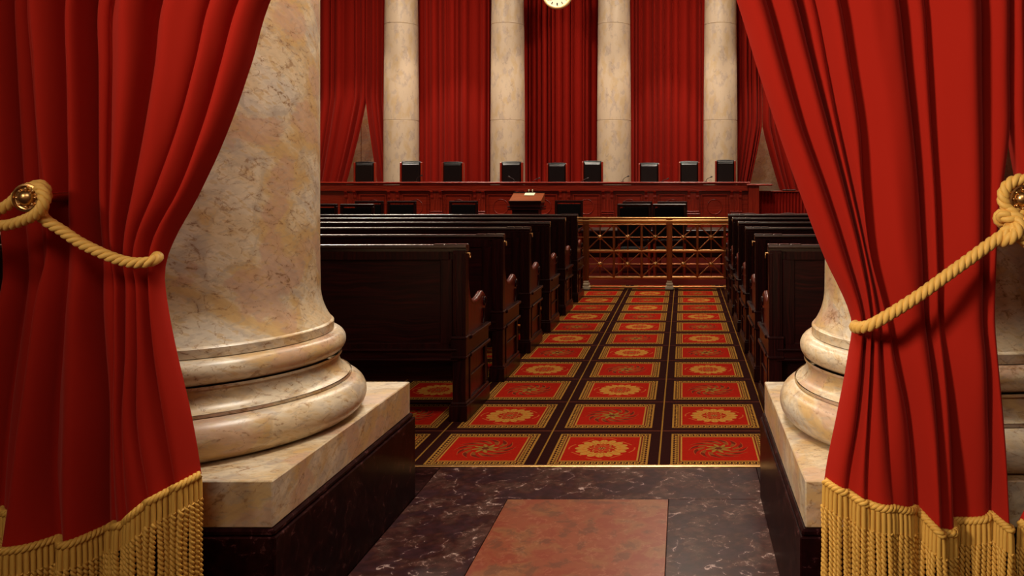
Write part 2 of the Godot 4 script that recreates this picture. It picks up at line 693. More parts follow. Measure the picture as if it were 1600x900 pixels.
func unseen_spot_lamp(p: Vector3, aim: Vector3, energy: float, angle: float, blend: float, size: float, radius: float, label: String) -> void:
	var t := thing("unseen_spot_lamp", label, "lamp", p)
	# the can's y axis points away from what it lights
	var y := (p - aim).normalized()
	var x := y.cross(Vector3.FORWARD if absf(y.z) < 0.9 else Vector3.UP).normalized()
	var b := Basis(x, y, x.cross(y))
	var st := begin()
	lathe(st, [Vector2(0.0, size * 1.6), Vector2(size * 0.8, size * 1.6), Vector2(size, 0.0), Vector2(size * 0.92, 0.0), Vector2(size * 0.75, size * 1.4)], 24)
	put("can", done(st), M.black_metal, t).transform.basis = b
	st = begin()
	lathe(st, [Vector2(size * 0.85, size * 0.5), Vector2(0.0, size * 0.5)], 24)
	put("lens", done(st), glow(Color(1, 0.88, 0.72), 2.0), t).transform.basis = b
	st = begin()
	tube(st, [b * Vector3(0, size * 1.5, 0), Vector3((b * Vector3(0, size * 1.5, 0)).x, 9.6 - p.y, (b * Vector3(0, size * 1.5, 0)).z)], 0.015, 8)
	put("stem", done(st), M.black_metal, t)
	var l := SpotLight3D.new()
	l.name = "unseen_spot_lamp_light"
	l.light_energy = energy
	l.light_color = Color(1, 0.94, 0.85)
	l.spot_angle = angle
	l.spot_range = 30.0
	l.spot_attenuation = 2.0
	l.spot_angle_attenuation = blend
	l.light_size = radius
	l.shadow_enabled = true
	add_child(l, true)
	l.look_at_from_position(p - y * 0.03, aim, Vector3.FORWARD if absf(y.z) < 0.9 else Vector3.UP)

# ---------------------------------------------------------------- the setting

func shell() -> void:
	var x0 := -13.4
	var x1 := 6.2
	var z0 := -26.6
	var z1 := 3.4
	var H := 9.6
	var cx := (x0 + x1) / 2
	var cz := (z0 + z1) / 2
	struct("floor", boxmesh(Vector3(x1 - x0, 0.3, z1 - z0), 0.0, Vector3(cx, -0.17, cz)), M.under_floor)
	var fl: MeshInstance3D = get_node("floor")
	# marble slabs of the threshold, joints left open by 2 mm
	var slabs := [
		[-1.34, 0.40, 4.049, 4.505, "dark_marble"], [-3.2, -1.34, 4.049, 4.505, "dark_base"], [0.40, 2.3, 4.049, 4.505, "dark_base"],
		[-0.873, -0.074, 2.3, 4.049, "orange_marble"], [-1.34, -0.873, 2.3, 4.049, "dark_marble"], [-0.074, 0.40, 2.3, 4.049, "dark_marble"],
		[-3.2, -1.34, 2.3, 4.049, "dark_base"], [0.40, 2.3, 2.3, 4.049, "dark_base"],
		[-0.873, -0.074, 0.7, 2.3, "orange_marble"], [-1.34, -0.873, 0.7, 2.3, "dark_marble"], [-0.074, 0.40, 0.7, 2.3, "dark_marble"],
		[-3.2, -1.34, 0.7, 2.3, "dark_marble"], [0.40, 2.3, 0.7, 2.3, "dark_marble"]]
	for s in slabs:
		var w: float = s[1] - s[0] - 0.003
		var l: float = s[3] - s[2] - 0.003
		put("marble_slab", boxmesh(Vector3(w, 0.02, l), 0.0012, Vector3((s[0] + s[1]) / 2, -0.010, -(s[2] + s[3]) / 2)), M[s[4]], fl)
	for s in [[x0, -3.2], [2.3, x1]]:
		put("marble_slab", boxmesh(Vector3(s[1] - s[0] - 0.003, 0.02, 3.8), 0.001, Vector3((s[0] + s[1]) / 2, -0.010, -2.605)), M.dark_marble, fl)
	put("marble_slab", boxmesh(Vector3(x1 - x0, 0.02, 4.09), 0.001, Vector3(cx, -0.010, 1.345)), M.dark_marble, fl)
	struct("ceiling", boxmesh(Vector3(x1 - x0, 0.3, z1 - z0), 0.0, Vector3(cx, H + 0.15, cz)), M.plaster)
	struct("wall_left", boxmesh(Vector3(0.3, H, z1 - z0), 0.0, Vector3(x0 - 0.15, H / 2, cz)), M.wall_stone)
	struct("wall_right", boxmesh(Vector3(0.3, H, z1 - z0), 0.0, Vector3(x1 + 0.15, H / 2, cz)), M.wall_stone)
	struct("wall_front", boxmesh(Vector3(x1 - x0, H, 0.3), 0.0, Vector3(cx, H / 2, z1 + 0.15)), M.wall_stone)
	struct("wall_back", boxmesh(Vector3(x1 - x0, H, 0.3), 0.0, Vector3(cx, H / 2, z0 - 0.15)), M.wall_stone)
	# panels of the marble wall that show in the partings of the far curtains
	var wb: MeshInstance3D = get_node("wall_back")
	for i in 14:
		put("wall_panel", boxmesh(Vector3(1.36, 5.0, 0.03), 0.008, Vector3(-12.6 + 1.4 * i, 2.52, z0 + 0.012)), M.wall_stone, wb)
	# beams that the columns carry
	struct("trim_1", boxmesh(Vector3(x1 - x0, 0.8, 1.0), 0.02, Vector3(cx, 9.2, -24.0)), M.plaster)
	struct("trim_2", boxmesh(Vector3(x1 - x0, 0.8, 1.0), 0.02, Vector3(cx, 9.2, -3.383)), M.plaster)
	# brass strip along the carpet's edge
	struct("trim_3", boxmesh(Vector3(5.4, 0.014, 0.022), 0.004, Vector3(-0.45, 0.001, -4.515)), M.old_brass)

func lay_carpet() -> void:
	var t := thing("carpet", "red, gold and brown patterned carpet of wreath and swirl squares down the aisle", "carpet", Vector3.ZERO)
	# strips as wide as one square; texture repeats every two squares
	var x_left := -0.824 - PITCH * 8
	for i in 14:
		var xa := x_left + PITCH * i
		var xb := xa + PITCH - 0.001
		var st := begin()
		var za := -4.526
		var zb := -12.6
		var ps := [Vector3(xa, 0.006, za), Vector3(xb, 0.006, za), Vector3(xb, 0.006, zb), Vector3(xa, 0.006, zb)]
		for j in [0, 2, 1, 0, 3, 2]:
			var v: Vector3 = ps[j]
			st.set_normal(Vector3.UP)
			# a cell boundary lies at x = -0.824 and at z = -5.153
			st.set_uv(Vector2((v.x + 0.824) / (2.0 * PITCH), (v.z + 5.153) / (2.0 * 0.6852)))
			st.add_vertex(v)
		for e in [[0, 1], [1, 2], [2, 3], [3, 0]]:
			var a: Vector3 = ps[e[0]]
			var b: Vector3 = ps[e[1]]
			var q := [a, b, b + Vector3(0, -0.012, 0), a + Vector3(0, -0.012, 0)]
			face(st, q, Vector3((xa + xb) / 2, 0.0, (za + zb) / 2))
		put("carpet_strip", done(st), M.carpet, t)
	var c := put("court_carpet", boxmesh(Vector3(18.0, 0.012, 8.24), 0.0, Vector3(ROOM, 0.0, -16.74)), M.court_carpet)
	tag(c, "plain dark red carpet beyond the brass railing", "carpet")

# ---------------------------------------------------------------- columns

func near_column(x: float, label: String, uoff: float) -> void:
	var t := thing("marble_column", label, "column", Vector3(x, 0, -3.383), 0.0, "great marble columns of the near bay")
	var st := begin()
	bx(st, Vector3(0, 0.2, 0), Vector3(1.40, 0.40, 1.40), 0.004)
	bx(st, Vector3(0, 0.411, 0), Vector3(1.385, 0.024, 1.385), 0.009)
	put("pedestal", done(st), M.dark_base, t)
	st = begin()
	bx(st, Vector3(0, 0.501, 0), Vector3(1.36, 0.156, 1.36), 0.004)
	put("plinth", done(st), M.cream_marble_block, t)
	# attic base
	var pr := [Vector2(0.60, 0.579)]
	pr += arc(0.60, 0.6575, 0.08, 0.0785, -90, 90, 14)
	pr += [Vector2(0.618, 0.737), Vector2(0.618, 0.748)]
	put("lower_torus", lathed(pr, 72, uoff), M.cream_marble, t)
	pr = [Vector2(0.612, 0.748)]
	for i in 9:
		var s := i / 8.0
		pr.append(Vector2(0.612 - 0.046 * sin(s * PI * 0.5) - 0.0 * s, 0.748 + 0.078 * s - 0.012 * sin(s * PI)))
	pr += [Vector2(0.578, 0.828), Vector2(0.578, 0.838)]
	put("scotia", lathed(pr, 72, uoff + 0.3), M.cream_marble, t)
	pr = [Vector2(0.55, 0.838)]
	pr += arc(0.548, 0.885, 0.047, 0.047, -88, 90, 12)
	pr += [Vector2(0.52, 0.932)]
	put("upper_torus", lathed(pr, 72, uoff + 0.6), M.cream_marble, t)
	pr = [Vector2(0.53, 0.932), Vector2(0.546, 0.935), Vector2(0.546, 0.968), Vector2(0.540, 0.975)]
	for i in 9:
		var s := i / 8.0
		pr.append(Vector2(0.492 + 0.045 * pow(1.0 - s, 2.4), 0.976 + 0.16 * s))
	pr += [Vector2(0.490, 1.3), Vector2(0.490, 3.418)]
	put("shaft", lathed(pr, 96, uoff + 0.15), M.cream_marble, t)
	for k in 2:
		pr = [Vector2(0.482, 3.42 + 2.8 * k), Vector2(0.488, 3.424 + 2.8 * k), Vector2(0.487 - 0.02 * k, 6.218 + (2.58 * k))]
		put("shaft_drum", lathed(pr, 64, uoff + 0.4 * k), M.cream_marble, t)

func lathed(pr: Array, segs: int, uoff := 0.0) -> ArrayMesh:
	var st := begin()
	lathe(st, pr, segs, Vector3.ZERO, 2.0, uoff)
	return done(st)

func far_columns() -> void:
	var names := ["pale marble column at the back, leftmost of the four behind the bench", "pale marble column at the back, just left of the round clock",
		"pale marble column at the back, just right of the round clock", "pale marble column at the back, rightmost of the four behind the bench"]
	for i in 4:
		var t := thing("rear_column", names[i], "column", Vector3(ROOM + 3.123 * (i - 1.5), 0, -24.0), 0.9 * i, "four pale columns along the back wall")
		t.rotation.y = 1.3 * i
		var st := begin()
		bx(st, Vector3(0, 0.29, 0), Vector3(1.3, 0.58, 1.3), 0.01)
		var ph := put("plinth", done(st), M.pale_marble, t)
		ph.rotation.y = -t.rotation.y
		put("base_moulding", lathed([Vector2(0.64, 0.58)] + arc(0.58, 0.66, 0.08, 0.08, -90, 90, 8) + [Vector2(0.56, 0.84)] + arc(0.53, 0.88, 0.05, 0.05, -90, 90, 8) + [Vector2(0.5, 0.98)], 40), M.pale_marble, t)
		var ys := [0.98, 3.42, 6.22, 8.8]
		for k in 3:
			var r0: float = [0.50, 0.495, 0.475][k]
			var r1: float = [0.495, 0.475, 0.44][k]
			put("shaft_drum", lathed([Vector2(r0 - 0.012, ys[k]), Vector2(r0, ys[k] + 0.01), Vector2(r1, ys[k + 1] - 0.01), Vector2(r1 - 0.012, ys[k + 1])], 56, 0.37 * k + 0.2 * i), M.pale_marble, t)

# ---------------------------------------------------------------- near curtains

# value of a crease (rows of [height, x...]) at height y, column k
func crease(tab: Array, k: int, y: float) -> float:
	var n := tab.size()
	if y >= tab[0][0]:
		return tab[0][k + 1]
	for i in n - 1:
		var a: Array = tab[i]
		var b: Array = tab[i + 1]
		if y <= a[0] and y >= b[0]:
			var p: Array = tab[maxi(i - 1, 0)]
			var q: Array = tab[mini(i + 2, n - 1)]
			# heights fall along the table
			var h: float = a[0] - b[0]
			var m0: float = (b[k + 1] - p[k + 1]) / maxf(p[0] - b[0], 1e-4) * h
			var m1: float = (q[k + 1] - a[k + 1]) / maxf(a[0] - q[0], 1e-4) * h
			var t: float = (a[0] - y) / h
			var t2 := t * t
			var t3 := t2 * t
			return (2 * t3 - 3 * t2 + 1) * a[k + 1] + (t3 - 2 * t2 + t) * m0 + (3 * t2 - 2 * t3) * b[k + 1] + (t3 - t2) * m1
	return tab[n - 1][k + 1]

# folds: per fold [depth at the top, at the tie, at the hem, skew, set back at top, at tie, at hem]
func curtain(called: String, label: String, tab: Array, hem: Array, folds: Array, z: float, tie: float, parent_group: String, sd: int) -> Node3D:
	var t := thing(called, label, "curtain", Vector3.ZERO, 0.0, parent_group)
	var top := 4.0
	var rows := 84
	var per := 20
	var nz := noise(SX, 1.0, 2, sd)
	var P := []
	var F := folds.size()
	for r in rows + 1:
		var v := float(r) / rows
		v = lerpf(v, pow(v, 0.8), 0.5)
		var line := []
		for i in F:
			var f: Array = folds[i]
			var g: Array = folds[i + 1] if i < F - 1 else [0, 0, 0, 0, 0, 0, 0]
			for j in per + (1 if i == F - 1 else 0):
				var s := float(j) / per
				var y: float = lerpf(top, lerpf(hem[i], hem[i + 1], s), v)
				var x := lerpf(crease(tab, i, y), crease(tab, i + 1, y), s)
				var k := 0.0
				var amp := 0.0
				var back := 0.0
				if y > tie:
					k = ss(tie + 1.4, tie, y)
					amp = lerpf(f[0], f[1], k)
					back = lerpf(lerpf(f[4], g[4], s), lerpf(f[5], g[5], s), k)
				else:
					k = ss(tie, tie - 0.75, y)
					amp = lerpf(f[1], f[2], k)
					back = lerpf(lerpf(f[5], g[5], s), lerpf(f[6], g[6], s), k)
				var q := pow(s, f[3])
				var low := ss(tie - 0.35, hem[i] + 0.1, y)
				var b := pow(maxf(sin(PI * q), 0.0), lerpf(0.55, 0.75, low))
				# a second shallow roll inside broad folds, drifting with the height
				var ww := absf(crease(tab, i + 1, y) - crease(tab, i, y))
				b += 0.10 * ss(0.09, 0.2, ww) * sin(TAU * 1.5 * s + 2.0 * y + i * 1.7) * sin(PI * s)
				b += 0.05 * nz.get_noise_3d(x * 9.0, y * 1.6, i * 3.0)
				# drawn in hard just under the rope
				var pinch := exp(-pow((y - tie) / 0.10, 2.0))
				line.append(Vector3(x, y, z + amp * b * (1.0 - 0.25 * pinch) - back))
		P.append(line)
	var st := begin()
	grid(st, P, true, Vector2(3, 6))
	put("velvet_panel", done(st), M.velvet, t)
	# trimming along the hem
	var edge: Array = P[rows]
	var pts := []
	for i in edge.size():
		pts.append(edge[i] + Vector3(0, 0, 0.012))
	st = begin()
	rope(st, pts, 0.0125, 0.042, 3, 7, 9)
	put("edge_cord", done(st), M.gold_fringe, t)
	var L := 0.0
	var acc := [0.0]
	for i in pts.size() - 1:
		L += (pts[i + 1] - pts[i]).length()
		acc.append(L)
	var n := mini(int(L / 0.0158), 290)
	var ribs := begin()
	var heading := put("fringe_heading", null, M.gold_fringe, t)
	var rng := RandomNumberGenerator.new()
	rng.seed = sd
	var cords := []
	for k in 3:
		var cs := begin()
		rope(cs, [Vector3(0, 0, 0), Vector3(0.003 * (k - 1), -0.13, 0.004), Vector3(0.001 * (k - 1), -0.27, 0.0), Vector3(0.004 * (1 - k), -0.37 - 0.01 * k, 0.003)], 0.0094, 0.030 + 0.002 * k, 2, 5, 8)
		cords.append(done(cs))
	var seg := 0
	for i in n + 1:
		var d: float = L * i / n
		while seg < pts.size() - 2 and acc[seg + 1] < d:
			seg += 1
		var w: float = (d - acc[seg]) / maxf(acc[seg + 1] - acc[seg], 1e-5)
		var p: Vector3 = pts[seg].lerp(pts[seg + 1], w)
		var dir: Vector3 = (pts[seg + 1] - pts[seg])
		var out := Vector3(-dir.z, 0, dir.x).normalized()
		if out.z < 0:
			out = -out
		tube(ribs, [p + Vector3(0, -0.006, 0), p + Vector3(0, -0.03, 0) + out * 0.003, p + Vector3(0, -0.074, 0) + out * 0.004], 0.0072, 7)
		var c := MeshInstance3D.new()
		c.name = "fringe_cord" if i == 0 else "fringe_cord_%03d" % i
		c.mesh = cords[rng.randi() % 3]
		c.material_override = M.gold_fringe
		heading.add_child(c, true)
		c.position = p + Vector3(0, -0.072, 0) + out * (0.002 + 0.005 * rng.randf())
		c.rotation.y = rng.randf() * TAU
	# the tape behind the ribs
	var tape := []
	for e in [0.0, -0.04, -0.076]:
		var row := []
		for p in pts:
			row.append(p + Vector3(0, e, 0))
		tape.append(row)
	grid(ribs, tape, true)
	heading.mesh = done(ribs)
	return t

func near_curtains() -> void:
	var grp := "red velvet curtains with gold fringe hung before the near columns"
	var tabL := [
		[4.0, -1.966, -1.789, -1.629, -1.485, -1.185, -0.827, -0.651, -0.478],
		[2.131, -2.021, -1.936, -1.858, -1.789, -1.644, -1.472, -1.387, -1.304],
		[1.932, -2.007, -1.932, -1.854, -1.793, -1.664, -1.516, -1.442, -1.363],
		[1.734, -1.997, -1.928, -1.85, -1.797, -1.69, -1.571, -1.498, -1.432],
		[1.536, -1.973, -1.926, -1.846, -1.799, -1.72, -1.64, -1.571, -1.522],
		[1.398, -1.973, -1.93, -1.843, -1.797, -1.743, -1.696, -1.648, -1.597],
		[1.318, -1.985, -1.934, -1.843, -1.789, -1.749, -1.71, -1.668, -1.629],
		[1.239, -2.003, -1.936, -1.845, -1.775, -1.736, -1.692, -1.66, -1.633],
		[1.041, -2.023, -1.95, -1.833, -1.771, -1.724, -1.68, -1.64, -1.597],
		[0.843, -2.043, -1.965, -1.815, -1.775, -1.72, -1.676, -1.609, -1.551],
		[0.645, -2.066, -1.973, -1.819, -1.775, -1.704, -1.64, -1.571, -1.518],
		[0.447, -2.1, -1.961, -1.827, -1.763, -1.684, -1.597, -1.545, -1.498]
	]
	var hemL := [0.454, 0.451, 0.47, 0.506, 0.534, 0.593, 0.625, 0.649]
	curtain("velvet_curtain", "dark red velvet curtain with gold fringe on the left, tied back before the left column", tabL, hemL,
		[[0.09, 0.07, 0.10, 0.7, 0, 0, 0], [0.10, 0.09, 0.11, 1.5, 0, 0, 0], [0.06, 0.045, 0.03, 0.8, 0.07, 0.05, 0.06], [0.125, 0.06, 0.025, 1.7, 0, -0.01, -0.03],
		[0.10, 0.05, 0.022, 0.9, 0.05, -0.005, -0.085], [0.07, 0.05, 0.02, 0.7, 0.01, -0.02, -0.08], [0.06, 0.055, 0.03, 0.8, 0, -0.01, -0.05]], -2.575, 1.32, grp, 21)
	var tabR := [
		[4.0, -0.478, -0.319, -0.146, -0.052, 0.079, 0.408, 0.543, 0.854, 1.01],
		[2.131, 0.17, 0.262, 0.361, 0.414, 0.489, 0.678, 0.755, 0.933, 1.022],
		[1.932, 0.23, 0.317, 0.408, 0.452, 0.523, 0.699, 0.767, 0.935, 1.022],
		[1.734, 0.295, 0.374, 0.46, 0.487, 0.553, 0.721, 0.777, 0.937, 1.024],
		[1.536, 0.365, 0.446, 0.509, 0.529, 0.563, 0.741, 0.789, 0.937, 0.999],
		[1.338, 0.44, 0.509, 0.555, 0.571, 0.582, 0.753, 0.796, 0.937, 0.979],
		[1.14, 0.527, 0.563, 0.586, 0.612, 0.642, 0.761, 0.804, 0.939, 0.977],
		[1.021, 0.517, 0.559, 0.582, 0.616, 0.662, 0.773, 0.816, 0.947, 0.983],
		[0.843, 0.483, 0.543, 0.571, 0.626, 0.701, 0.787, 0.836, 0.959, 0.999],
		[0.645, 0.444, 0.511, 0.563, 0.638, 0.721, 0.796, 0.85, 0.975, 1.014],
		[0.447, 0.43, 0.489, 0.563, 0.648, 0.731, 0.8, 0.86, 0.983, 1.024]
	]
	var hemR := [0.631, 0.609, 0.585, 0.573, 0.546, 0.482, 0.482, 0.51, 0.486]
	curtain("velvet_curtain", "bright red velvet curtain with gold fringe on the right, tied back before the right column", tabR, hemR,
		[[0.07, 0.05, 0.02, 1.3, 0, 0, -0.01], [0.085, 0.05, 0.018, 1.8, 0, -0.01, -0.05], [0.03, 0.04, 0.018, 1.0, 0.04, -0.01, -0.075], [0.075, 0.045, 0.02, 1.5, 0.01, -0.01, -0.085],
		[0.095, 0.075, 0.06, 1.9, -0.01, 0, 0], [0.05, 0.05, 0.06, 1.6, 0.01, 0.01, -0.035], [0.095, 0.08, 0.03, 1.8, 0, 0, 0.055], [0.06, 0.05, 0.06, 1.3, 0.01, 0, 0.05]], -2.575, 1.13, grp, 22)
	var tabA := [
		[4.0, -2.32, -2.2, -2.08, -1.966],
		[2.131, -2.235, -2.165, -2.102, -2.021],
		[1.932, -2.215, -2.156, -2.092, -2.007],
		[1.734, -2.205, -2.146, -2.082, -1.997],
		[1.536, -2.195, -2.136, -2.072, -1.993],
		[1.398, -2.191, -2.132, -2.066, -1.997],
		[1.318, -2.187, -2.128, -2.064, -1.997],
		[1.239, -2.187, -2.126, -2.06, -2.003],
		[1.041, -2.235, -2.156, -2.053, -2.001],
		[0.843, -2.274, -2.185, -2.047, -1.997],
		[0.645, -2.304, -2.205, -2.066, -2.027],
		[0.447, -2.314, -2.215, -2.12, -2.084]
	]
	var hemA := [0.506, 0.506, 0.506, 0.516]
	curtain("velvet_curtain", "narrow strip of dark red velvet curtain at the left edge, behind the brass knob", tabA, hemA,
		[[0.05, 0.05, 0.05, 1.0, 0, 0, 0], [0.04, 0.04, 0.04, 1.0, 0.03, 0.03, 0.03], [0.055, 0.05, 0.05, 0.9, 0, 0.02, 0.03]], -2.635, 1.32, grp, 23)
	var tabB := [
		[4.0, 1.01, 1.12, 1.22, 1.32],
		[2.131, 1.022, 1.074, 1.153, 1.252],
		[1.932, 1.022, 1.078, 1.153, 1.252],
		[1.734, 1.024, 1.084, 1.153, 1.252],
		[1.536, 1.058, 1.113, 1.173, 1.272],
		[1.338, 1.113, 1.163, 1.212, 1.292],
		[1.14, 1.173, 1.212, 1.252, 1.292],
		[1.021, 1.183, 1.222, 1.262, 1.302],
		[0.843, 1.173, 1.212, 1.272, 1.331],
		[0.645, 1.133, 1.183, 1.252, 1.351],
		[0.447, 1.038, 1.113, 1.212, 1.351]
	]
	var hemB := [0.494, 0.486, 0.486, 0.486]
	curtain("velvet_curtain", "sliver of red velvet curtain in the top right corner, above the gold rope knot", tabB, hemB,
		[[0.05, 0.05, 0.05, 1.0, 0, 0, 0], [0.05, 0.05, 0.05, 1.0, 0, 0, 0], [0.05, 0.05, 0.05, 1.0, 0, 0, 0]], -2.59, 1.13, grp, 24)
	# the rod they hang from, held by the columns
	var t := thing("curtain_rod", "long brass rod above the opening that carries the velvet curtains", "curtain rod", Vector3(0, 4.03, -2.57))
	var st := begin()
	tube(st, [Vector3(-4.2, 0, 0), Vector3(3.2, 0, 0)], 0.03, 14)
	put("rod", done(st), M.brass, t)
	for x in [-2.04, 1.083]:
		st = begin()
		tube(st, [Vector3(x, 0, 0), Vector3(x, 0, -0.33)], 0.022, 10)
		put("bracket", done(st), M.brass, t)

func at(px: float, py: float, d: float) -> Vector3:
	return Vector3((px - 1068.0) * d / 1277.0, 1.56 - (py - 288.0) * d / 1277.0, -d)

func knob(p: Vector3, back: float, column: String) -> void:
	var col: Node3D = get_node(column)
	var tr := Transform3D(Basis(Vector3.RIGHT, PI / 2), Vector3.ZERO)   # y of the profile looks at the viewer
	var st := begin()
	lathe(st, [Vector2(0.014, -back), Vector2(0.014, -0.035), Vector2(0.026, -0.03), Vector2(0.034, -0.018), Vector2(0.041, -0.012), Vector2(0.0425, 0.0), Vector2(0.041, 0.008), Vector2(0.036, 0.009), Vector2(0.034, 0.004), Vector2(0.031, 0.003)], 32)
	var t := put("tieback_knob", done(st), M.old_brass, col)
	t.transform = Transform3D(tr.basis, p - col.position)
	t.set_meta("label", "round brass tieback knob")
	st = begin()
	lathe(st, [Vector2(0.031, 0.002)] + arc(0.0, 0.002, 0.024, 0.02, 0, 90, 8), 28)
	put("boss", done(st), M.old_brass, t)
	for k in 8:
		var a := TAU * k / 8
		st = begin()
		lathe(st, arc(0.0, 0.004, 0.0055, 0.006, -20, 90, 4), 8, Vector3(0.027 * cos(a), 0, 0.027 * sin(a)))
		put("bead", done(st), M.old_brass, t)

func cord(called: String, label: String, paths: Array, R: float, names: Array) -> void:
	var t := thing(called, label, "rope", Vector3.ZERO, 0.0, "gold tieback ropes")
	for i in paths.size():
		var st := begin()
		rope(st, paths[i], R, R * 3.6, 3, 8, 10)
		put(names[i], done(st), M.gold_cord, t)

func ring(px: float, py: float, d: float, rx: float, ry: float, a0: float, a1: float, n: int) -> Array:
	var out := []
	for i in n + 1:
		var a := deg_to_rad(lerpf(a0, a1, float(i) / n))
		out.append(at(px, py, d) + Vector3(rx * cos(a), ry * sin(a), 0))
	return out

func tiebacks() -> void:
	# left: the knob stands before the column, the rope runs down to the right round the gathered cloth
	var kl := at(43, 309, 2.40)
	knob(kl, 0.50, "marble_column")
	var kr := at(1598, 311, 2.40)
	knob(kr, 0.50, "marble_column_001")
	cord("tieback_rope", "gold rope slanting down across the left red curtain", [
		[at(60, 300, 2.46), at(64, 322, 2.43), at(68, 341, 2.42), at(95, 359, 2.425), at(125, 379, 2.43), at(160, 396, 2.435), at(190, 407, 2.445), at(215, 411, 2.45), at(236, 408, 2.465), at(246, 402, 2.51), at(241, 399, 2.575)]], 0.0165, ["rope_length"])
	cord("tieback_rope", "gold rope looped round the brass knob and running off the left edge", [
		[at(-60, 352, 2.42), at(-20, 353, 2.41), at(10, 352, 2.40), at(38, 344, 2.395), at(58, 333, 2.39), at(69, 316, 2.39), at(66, 298, 2.40), at(52, 292, 2.415), at(34, 300, 2.425), at(18, 316, 2.43), at(-10, 332, 2.43), at(-60, 345, 2.44)],
		[at(66, 318, 2.43), at(72, 304, 2.43), at(66, 290, 2.43), at(52, 291, 2.45)]], 0.0165, ["rope_length", "rope_turn"])
	cord("tieback_rope", "gold rope slanting up across the right red curtain to a knot at the edge", [
		[at(1346, 506, 2.585), at(1336, 510, 2.53), at(1343, 512, 2.47), at(1362, 507, 2.435), at(1400, 485, 2.42), at(1440, 459, 2.41), at(1480, 430, 2.405), at(1520, 401, 2.40), at(1550, 379, 2.395), at(1572, 364, 2.39), at(1590, 352, 2.385), at(1612, 340, 2.38), at(1640, 330, 2.39)],
		ring(1597, 308, 2.405, 0.056, 0.052, 300, 40, 14),
		[at(1640, 360, 2.41), at(1605, 352, 2.40), at(1580, 343, 2.39), at(1565, 335, 2.40), at(1562, 344, 2.42), at(1575, 352, 2.45)],
		[at(1562, 378, 2.40), at(1580, 372, 2.375), at(1592, 358, 2.37), at(1590, 342, 2.385), at(1578, 330, 2.40), at(1570, 318, 2.42)],
		[at(1568, 358, 2.40), at(1582, 362, 2.385), at(1594, 371, 2.39), at(1606, 380, 2.40)]], 0.0185, ["rope_length", "rope_loop", "rope_turn", "rope_turn", "rope_end"])

# ---------------------------------------------------------------- pews

